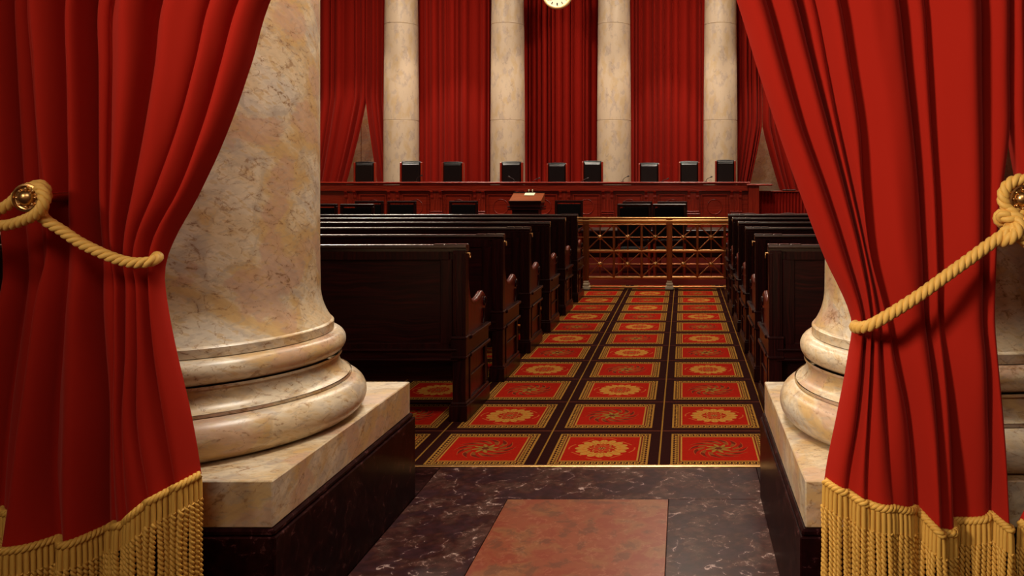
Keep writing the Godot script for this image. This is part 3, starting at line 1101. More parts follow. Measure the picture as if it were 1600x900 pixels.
func make_pew(side: float, length: float, label: String, hook: bool) -> Node3D:
	# origin: the aisle end of the back, on the floor; side -1: the pew runs to the left
	var t := thing("pew", label, "pew", Vector3.ZERO, 0.0, "dark wooden pews along the aisle")
	var W: Material = M.pew_wood
	var U: Material = M.pew_wood_upright
	var x := func(l: float) -> float: return side * l
	var bar := func(st: SurfaceTool, l0: float, l1: float, y0: float, y1: float, za: float, zb: float, b := 0.004) -> void:
		bx(st, Vector3(side * (l0 + l1) / 2, (y0 + y1) / 2, (za + zb) / 2), Vector3(l1 - l0, y1 - y0, absf(zb - za)), b)
	var st := begin()
	bar.call(st, 0.08, length, 0.46, 1.12, -0.02, -0.055, 0.002)
	put("back_panel", done(st), W, t)
	st = begin()
	bar.call(st, 0.11, length, 1.055, 1.12, -0.008, -0.03)
	bar.call(st, 0.11, length, 0.47, 0.51, -0.010, -0.03)
	bar.call(st, 0.09, 0.17, 0.50, 1.06, -0.010, -0.03)
	put("back_frame", done(st), U, t)
	# cap with a rounded nose
	st = begin()
	var prof := PackedVector2Array([Vector2(-0.075, 1.112), Vector2(-0.008, 1.112), Vector2(-0.004, 1.132)])
	for p in arc(-0.006, 1.1425, 0.015, 0.0155, -15, 98, 10):
		prof.append(p)
	prof.append_array(PackedVector2Array([Vector2(-0.06, 1.157), Vector2(-0.075, 1.148)]))
	extrude(st, prof, 0.0, length + 0.01, Transform3D(Basis(Vector3(0, 0, 1), Vector3(0, 1, 0), Vector3(side, 0, 0)), Vector3(-side * 0.005, 0, 0)))
	put("top_cap", done(st), M.waxed_cap, t)
	st = begin()
	for k in 3:
		bar.call(st, -0.008 + 0.075 * k, 0.062 + 0.075 * k, 1.150, 1.163, 0.004, -0.05, 0.005)
	put("cap_carving", done(st), M.waxed_cap, t)
	# lower rail and its bead
	st = begin()
	bar.call(st, 0.05, length, 0.405, 0.465, 0.004, -0.06)
	bar.call(st, 0.05, length, 0.458, 0.474, 0.014, -0.03, 0.006)
	bar.call(st, 0.05, length, 0.396, 0.410, 0.010, -0.03, 0.006)
	put("lower_rail", done(st), W, t)
	st = begin()
	bar.call(st, 0.04, length, 0.415, 0.455, -0.05, -0.56, 0.012)
	put("seat", done(st), W, t)
	st = begin()
	bar.call(st, 0.04, length, 0.33, 0.415, -0.50, -0.53)
	put("seat_apron", done(st), W, t)
	st = begin()
	bar.call(st, 0.09, length, 0.255, 0.405, -0.075, -0.44, 0.006)
	put("under_box", done(st), W, t)
	var k := 1.35
	while k < length + 0.1:
		st = begin()
		bar.call(st, k - 0.03, k + 0.03, 0.0, 0.41, -0.06, -0.50)
		put("leg", done(st), U, t)
		k += 1.45
	# post at the aisle
	st = begin()
	bar.call(st, 0.0, 0.085, 0.55, 1.118, 0.0, -0.085)
	for e in [0.016, 0.068]:
		bar.call(st, e - 0.007, e + 0.007, 0.565, 1.10, 0.006, -0.02, 0.005)
	bar.call(st, -0.006, 0.095, 0.42, 0.55, 0.010, -0.095)
	bar.call(st, -0.010, 0.10, 0.535, 0.555, 0.014, -0.10, 0.006)
	bar.call(st, -0.010, 0.10, 0.408, 0.428, 0.014, -0.10, 0.006)
	bar.call(st, 0.0, 0.085, 0.12, 0.42, 0.002, -0.085)
	bar.call(st, -0.014, 0.105, 0.0, 0.105, 0.016, -0.105)
	bar.call(st, -0.008, 0.098, 0.10, 0.125, 0.010, -0.098, 0.008)
	put("post", done(st), U, t)
	# shaped end with its arm
	var o := PackedVector2Array([Vector2(0.08, 0.02), Vector2(0.60, 0.02), Vector2(0.60, 0.42), Vector2(0.61, 0.43), Vector2(0.61, 0.54), Vector2(0.575, 0.56), Vector2(0.562, 0.60), Vector2(0.575, 0.64)])
	for p in arc(0.545, 0.705, 0.055, 0.055, -50, 110, 9):
		o.append(p)
	o.append_array(PackedVector2Array([Vector2(0.47, 0.745), Vector2(0.38, 0.728), Vector2(0.29, 0.727), Vector2(0.22, 0.745), Vector2(0.165, 0.785), Vector2(0.13, 0.85), Vector2(0.118, 0.91), Vector2(0.10, 0.93), Vector2(0.08, 0.93)]))
	st = begin()
	var endp := Transform3D(Basis(Vector3(0, 0, -1), Vector3(0, 1, 0), Vector3(side, 0, 0)), Vector3.ZERO)
	extrude(st, o, 0.012, 0.062, endp)
	var pe := put("end_panel", done(st), M.carpet_lit_wood, t)
	# mouldings on the end's face
	st = begin()
	var ebox := func(z0: float, z1: float, y0: float, y1: float, out: float) -> void:
		bx(st, Vector3(side * (0.012 - out / 2), (y0 + y1) / 2, -(z0 + z1) / 2), Vector3(out + 0.01, y1 - y0, z1 - z0), 0.005)
	ebox.call(0.06, 0.615, 0.0, 0.10, 0.022)
	ebox.call(0.06, 0.61, 0.10, 0.122, 0.014)
	ebox.call(0.09, 0.62, 0.405, 0.428, 0.026)
	ebox.call(0.09, 0.615, 0.428, 0.525, 0.012)
	ebox.call(0.09, 0.625, 0.525, 0.55, 0.028)
	ebox.call(0.52, 0.55, 0.122, 0.405, 0.012)
	ebox.call(0.10, 0.13, 0.122, 0.405, 0.012)
	ebox.call(0.13, 0.52, 0.26, 0.275, 0.008)
	put("moulding", done(st), U, pe)
	st = begin()
	ebox.call(0.145, 0.505, 0.285, 0.392, 0.008)
	ebox.call(0.145, 0.505, 0.135, 0.25, 0.008)
	ebox.call(0.15, 0.47, 0.57, 0.66, 0.008)
	put("raised_panel", done(st), M.carpet_lit_wood, pe)
	# carved scroll under the arm and along the front
	st = begin()
	var sc := []
	for i in 22:
		var a := 0.35 * i
		var r := 0.040 - 0.0016 * i
		sc.append(Vector3(side * 0.006, 0.705 + r * sin(a), -0.545 - r * cos(a)))
	tube(st, sc, 0.008, 6)
	sc = []
	for i in 18:
		var s := i / 17.0
		sc.append(Vector3(side * 0.006, 0.14 + 0.26 * s, -0.585 - 0.018 * sin(s * TAU)))
	tube(st, sc, 0.010, 6)
	tube(st, [Vector3(side * 0.006, 0.56, -0.50), Vector3(side * 0.004, 0.62, -0.525), Vector3(side * 0.006, 0.665, -0.51)], 0.010, 6)
	put("carved_scroll", done(st), U, pe)
	st = begin()
	var arm := PackedVector2Array()
	for p in [Vector2(0.10, 0.93), Vector2(0.118, 0.91), Vector2(0.13, 0.85), Vector2(0.165, 0.785), Vector2(0.22, 0.745), Vector2(0.29, 0.727), Vector2(0.38, 0.728), Vector2(0.47, 0.745), Vector2(0.53, 0.758), Vector2(0.595, 0.72)]:
		arm.append(p)
	var path := []
	for p in arm:
		path.append(Vector3(side * 0.036, p.y + 0.008, -p.x))
	tube(st, smooth(path, 0.02), 0.026, 10)
	put("arm", done(st), M.carpet_lit_wood, t)
	if hook:
		st = begin()
		var rg := []
		for i in 15:
			var a := TAU * i / 14
			rg.append(Vector3(-side * 0.022, 1.085 + 0.016 * sin(a), -0.03 - 0.012 * cos(a)))
		tube(st, rg, 0.0035, 7)
		tube(st, [Vector3(side * 0.0, 1.100, -0.03), Vector3(-side * 0.024, 1.100, -0.03)], 0.006, 7)
		put("brass_ring", done(st), M.polished_brass, t)
	t.set_meta("base_name", "pew")
	return t

func pews() -> void:
	var ord := ["front-most to the camera, nearest pew", "second pew from the camera", "third pew from the camera", "fourth pew from the camera", "fifth pew from the camera", "sixth and farthest pew"]
	for sd in [-1.0, 1.0]:
		var lab := func(i: int) -> String:
			return "dark mahogany pew, %s on the %s of the aisle" % [["nearest", "second from the camera", "third from the camera", "fourth from the camera", "fifth from the camera", "farthest, next to the railing,"][i], "left" if sd < 0 else "right"]
		var x0 := -1.43 if sd < 0 else 0.562
		var p := make_pew(sd, 4.34 if sd < 0 else 2.6, lab.call(0), true)
		p.position = Vector3(x0, 0.006, -5.36)
		for i in range(1, 6):
			var c := dup(p, lab.call(i), Vector3(x0 + 0.006 * i, 0.006, -5.36 - 1.08 * i))
			if i > 2 or (sd > 0 and i > 1):
				c.get_node("brass_ring").free()

# ---------------------------------------------------------------- railing

func railing() -> void:
	var z := -12.1
	var t := thing("railing", "brass railing of crossed bars and balls across the end of the aisle", "railing", Vector3(0, 0.0065, z))
	var xa := -2.67
	var xb := 0.66
	var st := begin()
	bx(st, Vector3((xa + xb) / 2, 1.012, 0), Vector3(xb - xa, 0.085, 0.09), 0.012)
	bx(st, Vector3((xa + xb) / 2, 1.058, 0), Vector3(xb - xa, 0.018, 0.12), 0.007)
	bx(st, Vector3((xa + xb) / 2, 0.962, 0), Vector3(xb - xa, 0.018, 0.11), 0.007)
	tube(st, [Vector3(xa, 1.012, 0.03), Vector3(xb, 1.012, 0.03)], 0.036, 20)
	tube(st, [Vector3(xa, 0.963, 0.05), Vector3(xb, 0.963, 0.05)], 0.011, 10)
	tube(st, [Vector3(xa, 1.058, 0.055), Vector3(xb, 1.058, 0.055)], 0.010, 10)
	put("top_rail", done(st), M.polished_brass, t)
	for e in [["middle_rail", 0.565, 0.048], ["bottom_rail", 0.172, 0.045], ["floor_rail", 0.03, 0.034]]:
		st = begin()
		tube(st, [Vector3(xa, e[1], 0), Vector3(xb, e[1], 0)], e[2] / 2.0, 18)
		put(e[0], done(st), M.rail_brass, t)
	for px in [-2.67, -1.44, -0.208]:
		st = begin()
		bx(st, Vector3(px, 0.53, 0.012), Vector3(0.05, 0.94, 0.062), 0.006)
		bx(st, Vector3(px, 0.56, 0.012), Vector3(0.085, 0.86, 0.045), 0.006)
		bx(st, Vector3(px, 1.01, 0.0), Vector3(0.10, 0.11, 0.125), 0.006)
		var po := put("post", done(st), M.bronze_rail, t)
		st = begin()
		bx(st, Vector3(px, 0.025, 0.01), Vector3(0.125, 0.05, 0.125), 0.01)
		bx(st, Vector3(px, 0.075, 0.01), Vector3(0.10, 0.05, 0.10), 0.016)
		bx(st, Vector3(px, 0.115, 0.01), Vector3(0.075, 0.03, 0.08), 0.008)
		put("foot", done(st), M.ivory, po)
	var cells := []
	for s in 2:
		var l := -2.67 + 1.23 * s
		for k in 3:
			cells.append([l + 0.41 * k, l + 0.41 * (k + 1)])
	cells.append([-0.208, 0.205])
	cells.append([0.205, 0.61])
	for c in cells:
		var l: float = c[0]
		var r: float = c[1]
		st = begin()
		bx(st, Vector3(r, 0.565, 0), Vector3(0.036, 0.80, 0.045), 0.006)
		put("upright", done(st), M.bronze_rail, t)
		for row in [[0.583, 0.953], [0.195, 0.547]]:
			var y0: float = row[0]
			var y1: float = row[1]
			var m := Vector3((l + r) / 2, (y0 + y1) / 2, 0)
			for d in [[Vector3(l + 0.015, y0, 0), Vector3(r - 0.015, y1, 0)], [Vector3(l + 0.015, y1, 0), Vector3(r - 0.015, y0, 0)], [Vector3(l + 0.015, m.y, 0), Vector3(r - 0.015, m.y, 0)], [Vector3(m.x, y0, 0), Vector3(m.x, y1, 0)]]:
				st = begin()
				tube(st, [d[0], d[1]], 0.0095, 8)
				put("bar", done(st), M.bronze_rail, t)
			st = begin()
			lathe(st, arc(0, 0, 0.037, 0.037, -90, 90, 10), 16, m + Vector3(0, 0, 0.012))
			put("ball", done(st), M.polished_brass, t)
	# draped barrier to the right of it
	t = thing("draped_barrier", "low barrier draped in dark red cloth beyond the right pews", "barrier", Vector3(0.70, 0, z))
	st = begin()
	bx(st, Vector3(1.4, 0.55, 0), Vector3(2.8, 1.08, 0.05), 0.01)
	put("panel", done(st), M.pew_wood, t)
	st = begin()
	var P := []
	for r in 9:
		var line := []
		var a := PI * r / 8.0
		for k in 120:
			var x := 2.8 * k / 119.0
			var w := 0.006 * sin(x * 9.0) + 0.004 * sin(x * 23.0 + 1.0)
			line.append(Vector3(x, 1.10 + (0.03 + w) * sin(a), 0.055 * cos(a)))
		if r == 0:
			var low := []
			for v in line:
				low.append(Vector3(v.x, 0.5, v.z + 0.008 * sin(v.x * 50.0)))
			P.append(low)
		P.append(line)
	grid(st, P, true)
	put("drape", done(st), M.drape, t)

# ---------------------------------------------------------------- bench and chairs

func bench() -> void:
	var z := -21.0
	var xa := -9.6
	var xb := 1.66
	var mid := (xa + xb) / 2
	var t := thing("judges_bench", "long red mahogany bench with panelled front below the black chairs", "bench", Vector3(0, 0, z))
	put("body", boxmesh(Vector3(xb - xa, 1.5, 0.5), 0.004, Vector3(mid, 0.75, -0.30)), M.bench_wood, t)
	var st := begin()
	bx(st, Vector3(mid, 1.60, -0.32), Vector3(xb - xa + 0.1, 0.045, 0.86), 0.014)
	bx(st, Vector3(mid, 1.565, -0.32), Vector3(xb - xa + 0.04, 0.03, 0.78), 0.008)
	put("desk_top", done(st), M.bench_wood, t)
	st = begin()
	bx(st, Vector3(mid, 1.48, -0.02), Vector3(xb - xa, 0.13, 0.12), 0.006)
	bx(st, Vector3(mid, 1.405, 0.0), Vector3(xb - xa, 0.03, 0.14), 0.012)
	put("frieze", done(st), M.bench_wood, t)
	for i in range(-6, 5):
		var x := ROOM + 0.55 + 1.1 * i
		if x < xa + 0.1 or x > xb:
			continue
		st = begin()
		bx(st, Vector3(x, 0.70, -0.03), Vector3(0.30, 1.40, 0.06), 0.006)
		for e in [-0.075, 0.0, 0.075]:
			bx(st, Vector3(x + e, 0.82, 0.004), Vector3(0.045, 0.72, 0.02), 0.006)
		var pl := put("pilaster", done(st), M.bench_wood_upright, t)
		# scrolled brackets
		for e in [-0.11, 0.11]:
			st = begin()
			var pr := PackedVector2Array([Vector2(-0.02, 1.20), Vector2(0.025, 1.20), Vector2(0.035, 1.24), Vector2(0.03, 1.28), Vector2(0.05, 1.33), Vector2(0.085, 1.36), Vector2(0.09, 1.40), Vector2(-0.02, 1.40)])
			extrude(st, pr, e - 0.035, e + 0.035, Transform3D(Basis(Vector3(0, 0, 1), Vector3(0, 1, 0), Vector3(1, 0, 0)), Vector3(x, 0, 0)))
			put("bracket", done(st), M.bench_wood_upright, pl)
		st = begin()
		bx(st, Vector3(x, 1.385, 0.02), Vector3(0.16, 0.03, 0.07), 0.006)
		put("bracket_cap", done(st), M.bench_wood_upright, pl)
		for y in [0.86, 0.80]:
			put("band", boxmesh(Vector3(0.32, 0.022, 0.05), 0.008, Vector3(x, y, 0.01)), M.bench_wood_upright, pl)
		# panel to the right of this pilaster
		var pc := x + 0.55
		if pc > xb - 0.3:
			continue
		st = begin()
		bx(st, Vector3(pc, 1.285, -0.035), Vector3(0.70, 0.035, 0.05), 0.01)
		bx(st, Vector3(pc, 0.25, -0.035), Vector3(0.70, 0.035, 0.05), 0.01)
		for e in [-0.335, 0.335]:
			bx(st, Vector3(pc + e, 0.77, -0.035), Vector3(0.035, 1.04, 0.05), 0.01)
		bx(st, Vector3(pc, 0.77, -0.045), Vector3(0.58, 0.94, 0.03), 0.012)
		var pn := put("panel", done(st), M.bench_wood, t)
		st = begin()
		var rg := []
		for k in 33:
			rg.append(Vector3(pc + 0.19 * cos(TAU * k / 32), 0.98 + 0.19 * sin(TAU * k / 32), -0.028))
		tube(st, rg, 0.016, 6, false)
		put("medallion", done(st), M.bench_wood_upright, pn)
	# end block on the right, with its own cap
	st = begin()
	bx(st, Vector3(xb + 0.14, 0.76, -0.15), Vector3(0.27, 1.52, 0.5), 0.006)
	bx(st, Vector3(xb + 0.28, 1.545, -0.15), Vector3(0.66, 0.05, 0.66), 0.014)
	put("end_block", done(st), M.bench_wood_upright, t)
	# raised floor behind
	var d := put("dais", boxmesh(Vector3(12.5, 0.60, 1.7), 0.01, Vector3(mid, 0.30, -22.40)), M.dais_carpet)
	tag(d, "carpeted dais that the black high-backed chairs stand on", "platform")
	# pleated red screen right of the bench
	t = thing("curtained_screen", "low screen of pleated red cloth right of the bench", "screen", Vector3(0, 0, -21.3))
	st = begin()
	bx(st, Vector3(3.1, 1.375, 0), Vector3(2.3, 0.035, 0.09), 0.01)
	put("top_rail", done(st), M.bench_wood, t)
	st = begin()
	var P := []
	for r in 5:
		var line := []
		for k in 301:
			var x := 1.96 + 2.28 * k / 300.0
			line.append(Vector3(x, lerpf(1.36, 0.01, r / 4.0), 0.022 * sin(x * TAU / 0.085 + 0.6 * sin(x * 7.0))))
		P.append(line)
	grid(st, P, true)
	put("pleated_cloth", done(st), M.far_velvet, t)
	var b := put("closed_folder", boxmesh(Vector3(0.34, 0.03, 0.08), 0.006, Vector3(2.75, 1.408, -21.3)), M.black_metal)
	tag(b, "thin dark folder lying on top of the pleated red screen", "folder")

func judge_chairs() -> void:
	var spots := [[570.5, 252.0, 35.5], [643, 251.5, 36], [708, 252.5, 36], [799.5, 252, 37], [870.5, 254, 33.5], [926, 251, 34], [1014.5, 254, 35], [1077, 251.5, 34], [1133.5, 249.5, 33.5]]
	var names := ["leftmost, before the parted curtain", "second from the left, beside the leftmost column", "third from the left, before red curtain", "fourth from the left, before the second column",
		"fifth from the left, right below the clock", "sixth from the left, beside the third column", "seventh from the left, before red curtain", "eighth from the left, before red curtain", "rightmost, before the rightmost column"]
	var z := -22.2
	var proto: Node3D = null
	for i in 9:
		var x: float = (spots[i][0] - 1068.0) * 22.2 / 1277.0
		var dy: float = 1.56 + (288.0 - spots[i][1]) * 22.2 / 1277.0 - 2.18
		var p := Vector3(x, 0.60, z)
		var lb := "black leather high-backed chair behind the bench, %s" % names[i]
		if proto == null:
			proto = make_judge_chair(lb)
			proto.position = p
			proto.set_meta("base_name", "leather_chair")
		else:
			var c := dup(proto, lb, p, 0.03 * sin(i * 2.3))
			c.scale.y = 1.0 + dy / 1.58
			c.scale.x = spots[i][2] / 35.5

func make_judge_chair(label: String) -> Node3D:
	var t := thing("leather_chair", label, "chair", Vector3.ZERO, 0.0, "black leather chairs behind the bench")
	var st := begin()
	bx(st, Vector3(0, 1.12, 0.0), Vector3(0.50, 0.86, 0.10), 0.03)
	bx(st, Vector3(0, 1.10, 0.05), Vector3(0.46, 0.80, 0.06), 0.028)
	var bk := put("backrest", done(st), M.leather, t)
	st = begin()
	tube(st, [Vector3(-0.25, 1.535, 0.0), Vector3(-0.12, 1.545, 0.0), Vector3(0.12, 1.545, 0.0), Vector3(0.25, 1.535, 0.0)], 0.036, 12)
	put("top_roll", done(st), M.leather, bk)
	for s in [-1, 1]:
		st = begin()
		bx(st, Vector3(s * 0.275, 1.05, 0.01), Vector3(0.05, 1.0, 0.09), 0.012)
		put("side_frame", done(st), M.bench_wood_upright, t)
	st = begin()
	bx(st, Vector3(0, 0.47, 0.28), Vector3(0.56, 0.12, 0.54), 0.03)
	put("seat", done(st), M.leather, t)
	for s in [-1, 1]:
		st = begin()
		bx(st, Vector3(s * 0.29, 0.70, 0.24), Vector3(0.07, 0.05, 0.48), 0.015)
		bx(st, Vector3(s * 0.29, 0.57, 0.42), Vector3(0.05, 0.25, 0.05), 0.01)
		put("armrest", done(st), M.leather, t)
	st = begin()
	tube(st, [Vector3(0, 0.42, 0.22), Vector3(0, 0.08, 0.22)], 0.035, 10)
	for k in 5:
		var a := TAU * k / 5
		tube(st, [Vector3(0, 0.09, 0.22), Vector3(0.30 * cos(a), 0.03, 0.22 + 0.30 * sin(a))], [0.03, 0.022], 8)
	put("pedestal", done(st), M.bench_wood_upright, t)
	return t

func make_counsel_chair(label: String) -> Node3D:
	# seen from behind: a black padded back in a dark wooden frame
	var t := thing("counsel_chair", label, "chair", Vector3.ZERO, 0.0, "dark wooden chairs in front of the bench")
	t.set_meta("base_name", "counsel_chair")
	var st := begin()
	bx(st, Vector3(0, 0.90, 0), Vector3(0.47, 0.52, 0.05), 0.015)
	put("back_pad", done(st), M.black_seat, t)
	st = begin()
	bx(st, Vector3(0, 1.205, 0), Vector3(0.56, 0.05, 0.06), 0.012)
	bx(st, Vector3(0, 0.62, 0), Vector3(0.50, 0.05, 0.05), 0.01)
	for s in [-1, 1]:
		bx(st, Vector3(s * 0.255, 0.88, 0), Vector3(0.05, 0.62, 0.055), 0.01)
	put("back_frame", done(st), M.pew_wood_upright, t)
	put("seat", boxmesh(Vector3(0.54, 0.08, 0.5), 0.02, Vector3(0, 0.45, -0.26)), M.black_seat, t)
	for s in [-1, 1]:
		st = begin()
		tube(st, [Vector3(s * 0.245, 0.60, 0.0), Vector3(s * 0.25, 0.0, 0.03)], [0.026, 0.018], 8)
		put("leg", done(st), M.bench_wood_upright, t)
		st = begin()
		tube(st, [Vector3(s * 0.24, 0.42, -0.47), Vector3(s * 0.245, 0.0, -0.48)], [0.026, 0.018], 8)
		put("leg", done(st), M.bench_wood_upright, t)
		st = begin()
		bx(st, Vector3(s * 0.25, 0.67, -0.22), Vector3(0.05, 0.035, 0.44), 0.012)
		bx(st, Vector3(s * 0.25, 0.56, -0.40), Vector3(0.035, 0.20, 0.035), 0.008)
		put("armrest", done(st), M.pew_wood_upright, t)
	return t

func counsel() -> void:
	var spots := [[501.0, 13.6, "front row, half hidden by the left column"], [558.5, 13.5, "front row, second from the left column"], [577, 16.0, "back row, on the far left"], [628, 15.9, "back row, left of the bright pilaster"],
		[724.5, 15.9, "standing alone left of the lectern"], [889, 16.4, "standing alone right of the lectern"], [991, 13.5, "front row over the railing, left of two"], [1046, 13.5, "front row over the railing, right of two"],
		[996, 15.4, "back row over the railing, left of two"], [1050.5, 15.4, "back row over the railing, right of two"]]
	var proto: Node3D = null
	for s in spots:
		var d: float = s[1]
		var p := Vector3((s[0] - 1068.0) * d / 1277.0, 0.0085, -d)
		var lb: String = "black padded wooden chair seen from behind, %s" % s[2]
		if proto == null:
			proto = make_counsel_chair(lb)
			proto.position = p
		else:
			dup(proto, lb, p)
	for e in [[-5.25, 2.2, "left of the lectern"], [-0.55, 2.7, "behind the brass railing"]]:
		var w: float = e[1]
		var t := thing("counsel_table", "long dark wooden table before the bench, %s" % e[2], "table", Vector3(e[0], 0.0065, -14.62), 0.0, "tables in front of the bench")
		put("table_top", boxmesh(Vector3(w, 0.05, 0.9), 0.01, Vector3(0, 0.735, 0)), M.pew_wood, t)
		put("modesty_panel", boxmesh(Vector3(w - 0.16, 0.44, 0.03), 0.004, Vector3(0, 0.49, 0.28)), M.pew_wood, t)
		for sx in [-w / 2 + 0.1, w / 2 - 0.1]:
			for sz in [-0.33, 0.33]:
				var st := begin()
				tube(st, [Vector3(sx, 0.712, sz), Vector3(sx, 0.3, sz), Vector3(sx, 0.0, sz)], [0.04, 0.03, 0.022], 10)
				put("leg", done(st), M.bench_wood_upright, t)

func lectern() -> void:
	var x := (820.5 - 1068.0) * 18.5 / 1277.0
	var t := thing("lectern", "dark wooden lectern with a lit sloping top before the bench", "lectern", Vector3(x, 0.006, -18.5))
	var st := begin()
	bx(st, Vector3(0, 0.50, -0.22), Vector3(0.60, 1.00, 0.42), 0.01)
	bx(st, Vector3(0, 0.04, -0.22), Vector3(0.68, 0.08, 0.50), 0.01)
	put("body", done(st), M.pew_wood, t)
	st = begin()
	for y in [1.13, 1.045, 0.985]:
		bx(st, Vector3(0, y, -0.22), Vector3([0.74, 0.80, 0.78][[1.13, 1.045, 0.985].find(y)], 0.03, 0.52), 0.008)
	bx(st, Vector3(0, 1.07, -0.22), Vector3(0.70, 0.12, 0.48), 0.006)
	put("cornice", done(st), M.pew_wood, t)
	st = begin()
	var pr := PackedVector2Array([Vector2(0.03, 1.145), Vector2(0.03, 1.175), Vector2(-0.47, 1.345), Vector2(-0.49, 1.345), Vector2(-0.49, 1.145)])
	extrude(st, pr, -0.36, 0.36, Transform3D(Basis(Vector3(0, 0, 1), Vector3(0, 1, 0), Vector3(1, 0, 0)), Vector3.ZERO))
	put("sloping_top", done(st), M.lit_top_wood, t)
	put("ledge", boxmesh(Vector3(0.74, 0.035, 0.03), 0.006, Vector3(0, 1.36, -0.50)), M.pew_wood, t)
	put("front_lip", boxmesh(Vector3(0.74, 0.035, 0.03), 0.006, Vector3(0, 1.165, 0.04)), M.pew_wood, t)
	for e in [-0.01, 0.075]:
		st = begin()
		var p := Vector3(0.0 + e, 1.36, -0.50)
		tube(st, [p, p + Vector3(0, 0.05, 0.0)], 0.006, 6)
		lathe(st, arc(0, 0, 0.016, 0.018, -90, 90, 6), 10, p + Vector3(0, 0.06, 0))
		put("microphone", done(st), M.ivory, t)
	var s := put("paper_sheets", boxmesh(Vector3(0.23, 0.012, 0.17), 0.002), M.paper)
	tag(s, "white paper sheets lying on the lectern's sloping top", "paper")
	s.position = Vector3(x + 0.03, 0.006 + 1.3265, -18.5 - 0.385)
	s.rotation.x = atan2(0.17, 0.5)

func microphones() -> void:
	var spots := [[657.0, 275.0, 1, "between the two chairs by the leftmost rear column"], [797, 277, -1, "before the chair left of the clock"], [841, 279, 1, "left of the chair below the clock"], [917, 279, 1, "before the sixth chair"],
		[980, 276, 1, "before the column right of the clock"], [1042, 280, 1, "between the seventh and eighth chairs"], [1110, 277, 1, "left of the rightmost chair"]]
	for s in spots:
		var x: float = (s[0] - 1068.0) * 21.4 / 1277.0
		var h: float = 1.56 + (288.0 - s[1]) * 21.4 / 1277.0 - 1.6225
		var t := thing("microphone", "thin black gooseneck microphone on the bench, %s" % s[3], "microphone", Vector3(x - 0.12 * s[2], 1.6225, -21.4), 0.0, "microphones on the bench")
		var st := begin()
		lathe(st, [Vector2(0.04, 0.0), Vector2(0.04, 0.012), Vector2(0.012, 0.016)], 12)
		put("base", done(st), M.black_metal, t)
		st = begin()
		var tip := Vector3(0.12 * s[2], h, 0)
		tube(st, smooth([Vector3(0, 0.01, 0), Vector3(0.03 * s[2], h * 0.6, 0), tip], 0.02), 0.007, 6)
		put("neck", done(st), M.black_metal, t)
		st = begin()
		tube(st, [tip, tip + Vector3(0.05 * s[2], 0.02, 0.0)], [0.016, 0.02], 8)
		put("head", done(st), M.black_metal, t)

func clock() -> void:
	var c := Vector3(-3.6, 1.56 + (288.0 + 9.0) * 23.3 / 1277.0, -23.3)
	var t := thing("wall_clock", "round ivory clock hanging at the top between the middle columns", "clock", c)
	var tr := Transform3D(Basis(Vector3.RIGHT, PI / 2), Vector3.ZERO)
	var st := begin()
	lathe(st, [Vector2(0.0, -0.09), Vector2(0.40, -0.09), Vector2(0.425, -0.05), Vector2(0.425, 0.02), Vector2(0.405, 0.05), Vector2(0.375, 0.055), Vector2(0.355, 0.03), Vector2(0.35, 0.01)], 56)
	put("case", done(st), M.clock_rim, t).transform = tr
	st = begin()
	lathe(st, [Vector2(0.352, 0.012), Vector2(0.0, 0.012)], 56)
	put("dial", done(st), M.ivory, t).transform = tr
	for k in 12:
		var a := TAU * k / 12
		st = begin()
		bx(st, Vector3(0, 0.285, 0.018), Vector3(0.022 if k % 3 else 0.035, 0.07, 0.008), 0.002)
		put("hour_mark", done(st), M.black_metal, t).rotation.z = -a
	for e in [[0.028, 0.20, 115.0], [0.02, 0.27, 238.0]]:
		st = begin()
		bx(st, Vector3(0, e[1] / 2 - 0.02, 0.03), Vector3(e[0], e[1], 0.008), 0.003)
		put("hand", done(st), M.black_metal, t).rotation.z = -deg_to_rad(e[2])
	st = begin()
	tube(st, [Vector3(0, 0.4, -0.03), Vector3(0, 9.6 - c.y, -0.03)], 0.014, 8)
	put("hanging_rod", done(st), M.clock_rim, t)

# ---------------------------------------------------------------- far curtains

func far_curtain(label: String, x0: float, x1: float, z: float, pleats: int, sd: int, part: Array = []) -> void:
	# part: [side of the parted edge (+1 right, -1 left), x of that edge at height h0, height h0 where it parts, x of the edge at the bottom]
	var t := thing("rear_curtain", label, "curtain", Vector3.ZERO, 0.0, "red curtains along the back wall")
	var rng := RandomNumberGenerator.new()
	rng.seed = sd
	var bounds := [0.0]
	var sum := 0.0
	var amps := []
	for i in pleats:
		sum += 0.4 + 1.5 * pow(rng.randf(), 1.6)
		bounds.append(sum)
		amps.append(0.07 + 0.13 * rng.randf())
	var P := []
	var rows := 40
	for r in rows + 1:
		var y := lerpf(8.75, 0.02, float(r) / rows)
		var line := []
		var a := x0
		var b := x1
		if part.size():
			var k := ss(0.0, 1.0, clampf((part[2] - y) / 5.0, 0, 1)) if false else clampf((part[2] - y) / (part[2] - 0.9), 0.0, 1.0)
			k = pow(k, 1.15)
			if part[0] > 0:
				b = lerpf(x1, part[3], k)
			else:
				a = lerpf(x0, part[3], k)
		for i in pleats:
			for j in 9 + (1 if i == pleats - 1 else 0):
				var s := j / 9.0
				var u: float = (bounds[i] + s * (bounds[i + 1] - bounds[i])) / sum
				line.append(Vector3(lerpf(a, b, u), y, z + amps[i] * pow(sin(PI * pow(s, 1.35)), 0.6) * 1.15 + 0.02 * sin(u * 9.0 + y * 0.6)))
		P.append(line)
	var st := begin()
	grid(st, P, true, Vector2(4, 4))
	put("velvet_panel", done(st), M.far_velvet, t)
	put("rail", boxmesh(Vector3(x1 - x0, 0.05, 0.05), 0.01, Vector3((x0 + x1) / 2, 8.775, z)), M.brass, t)

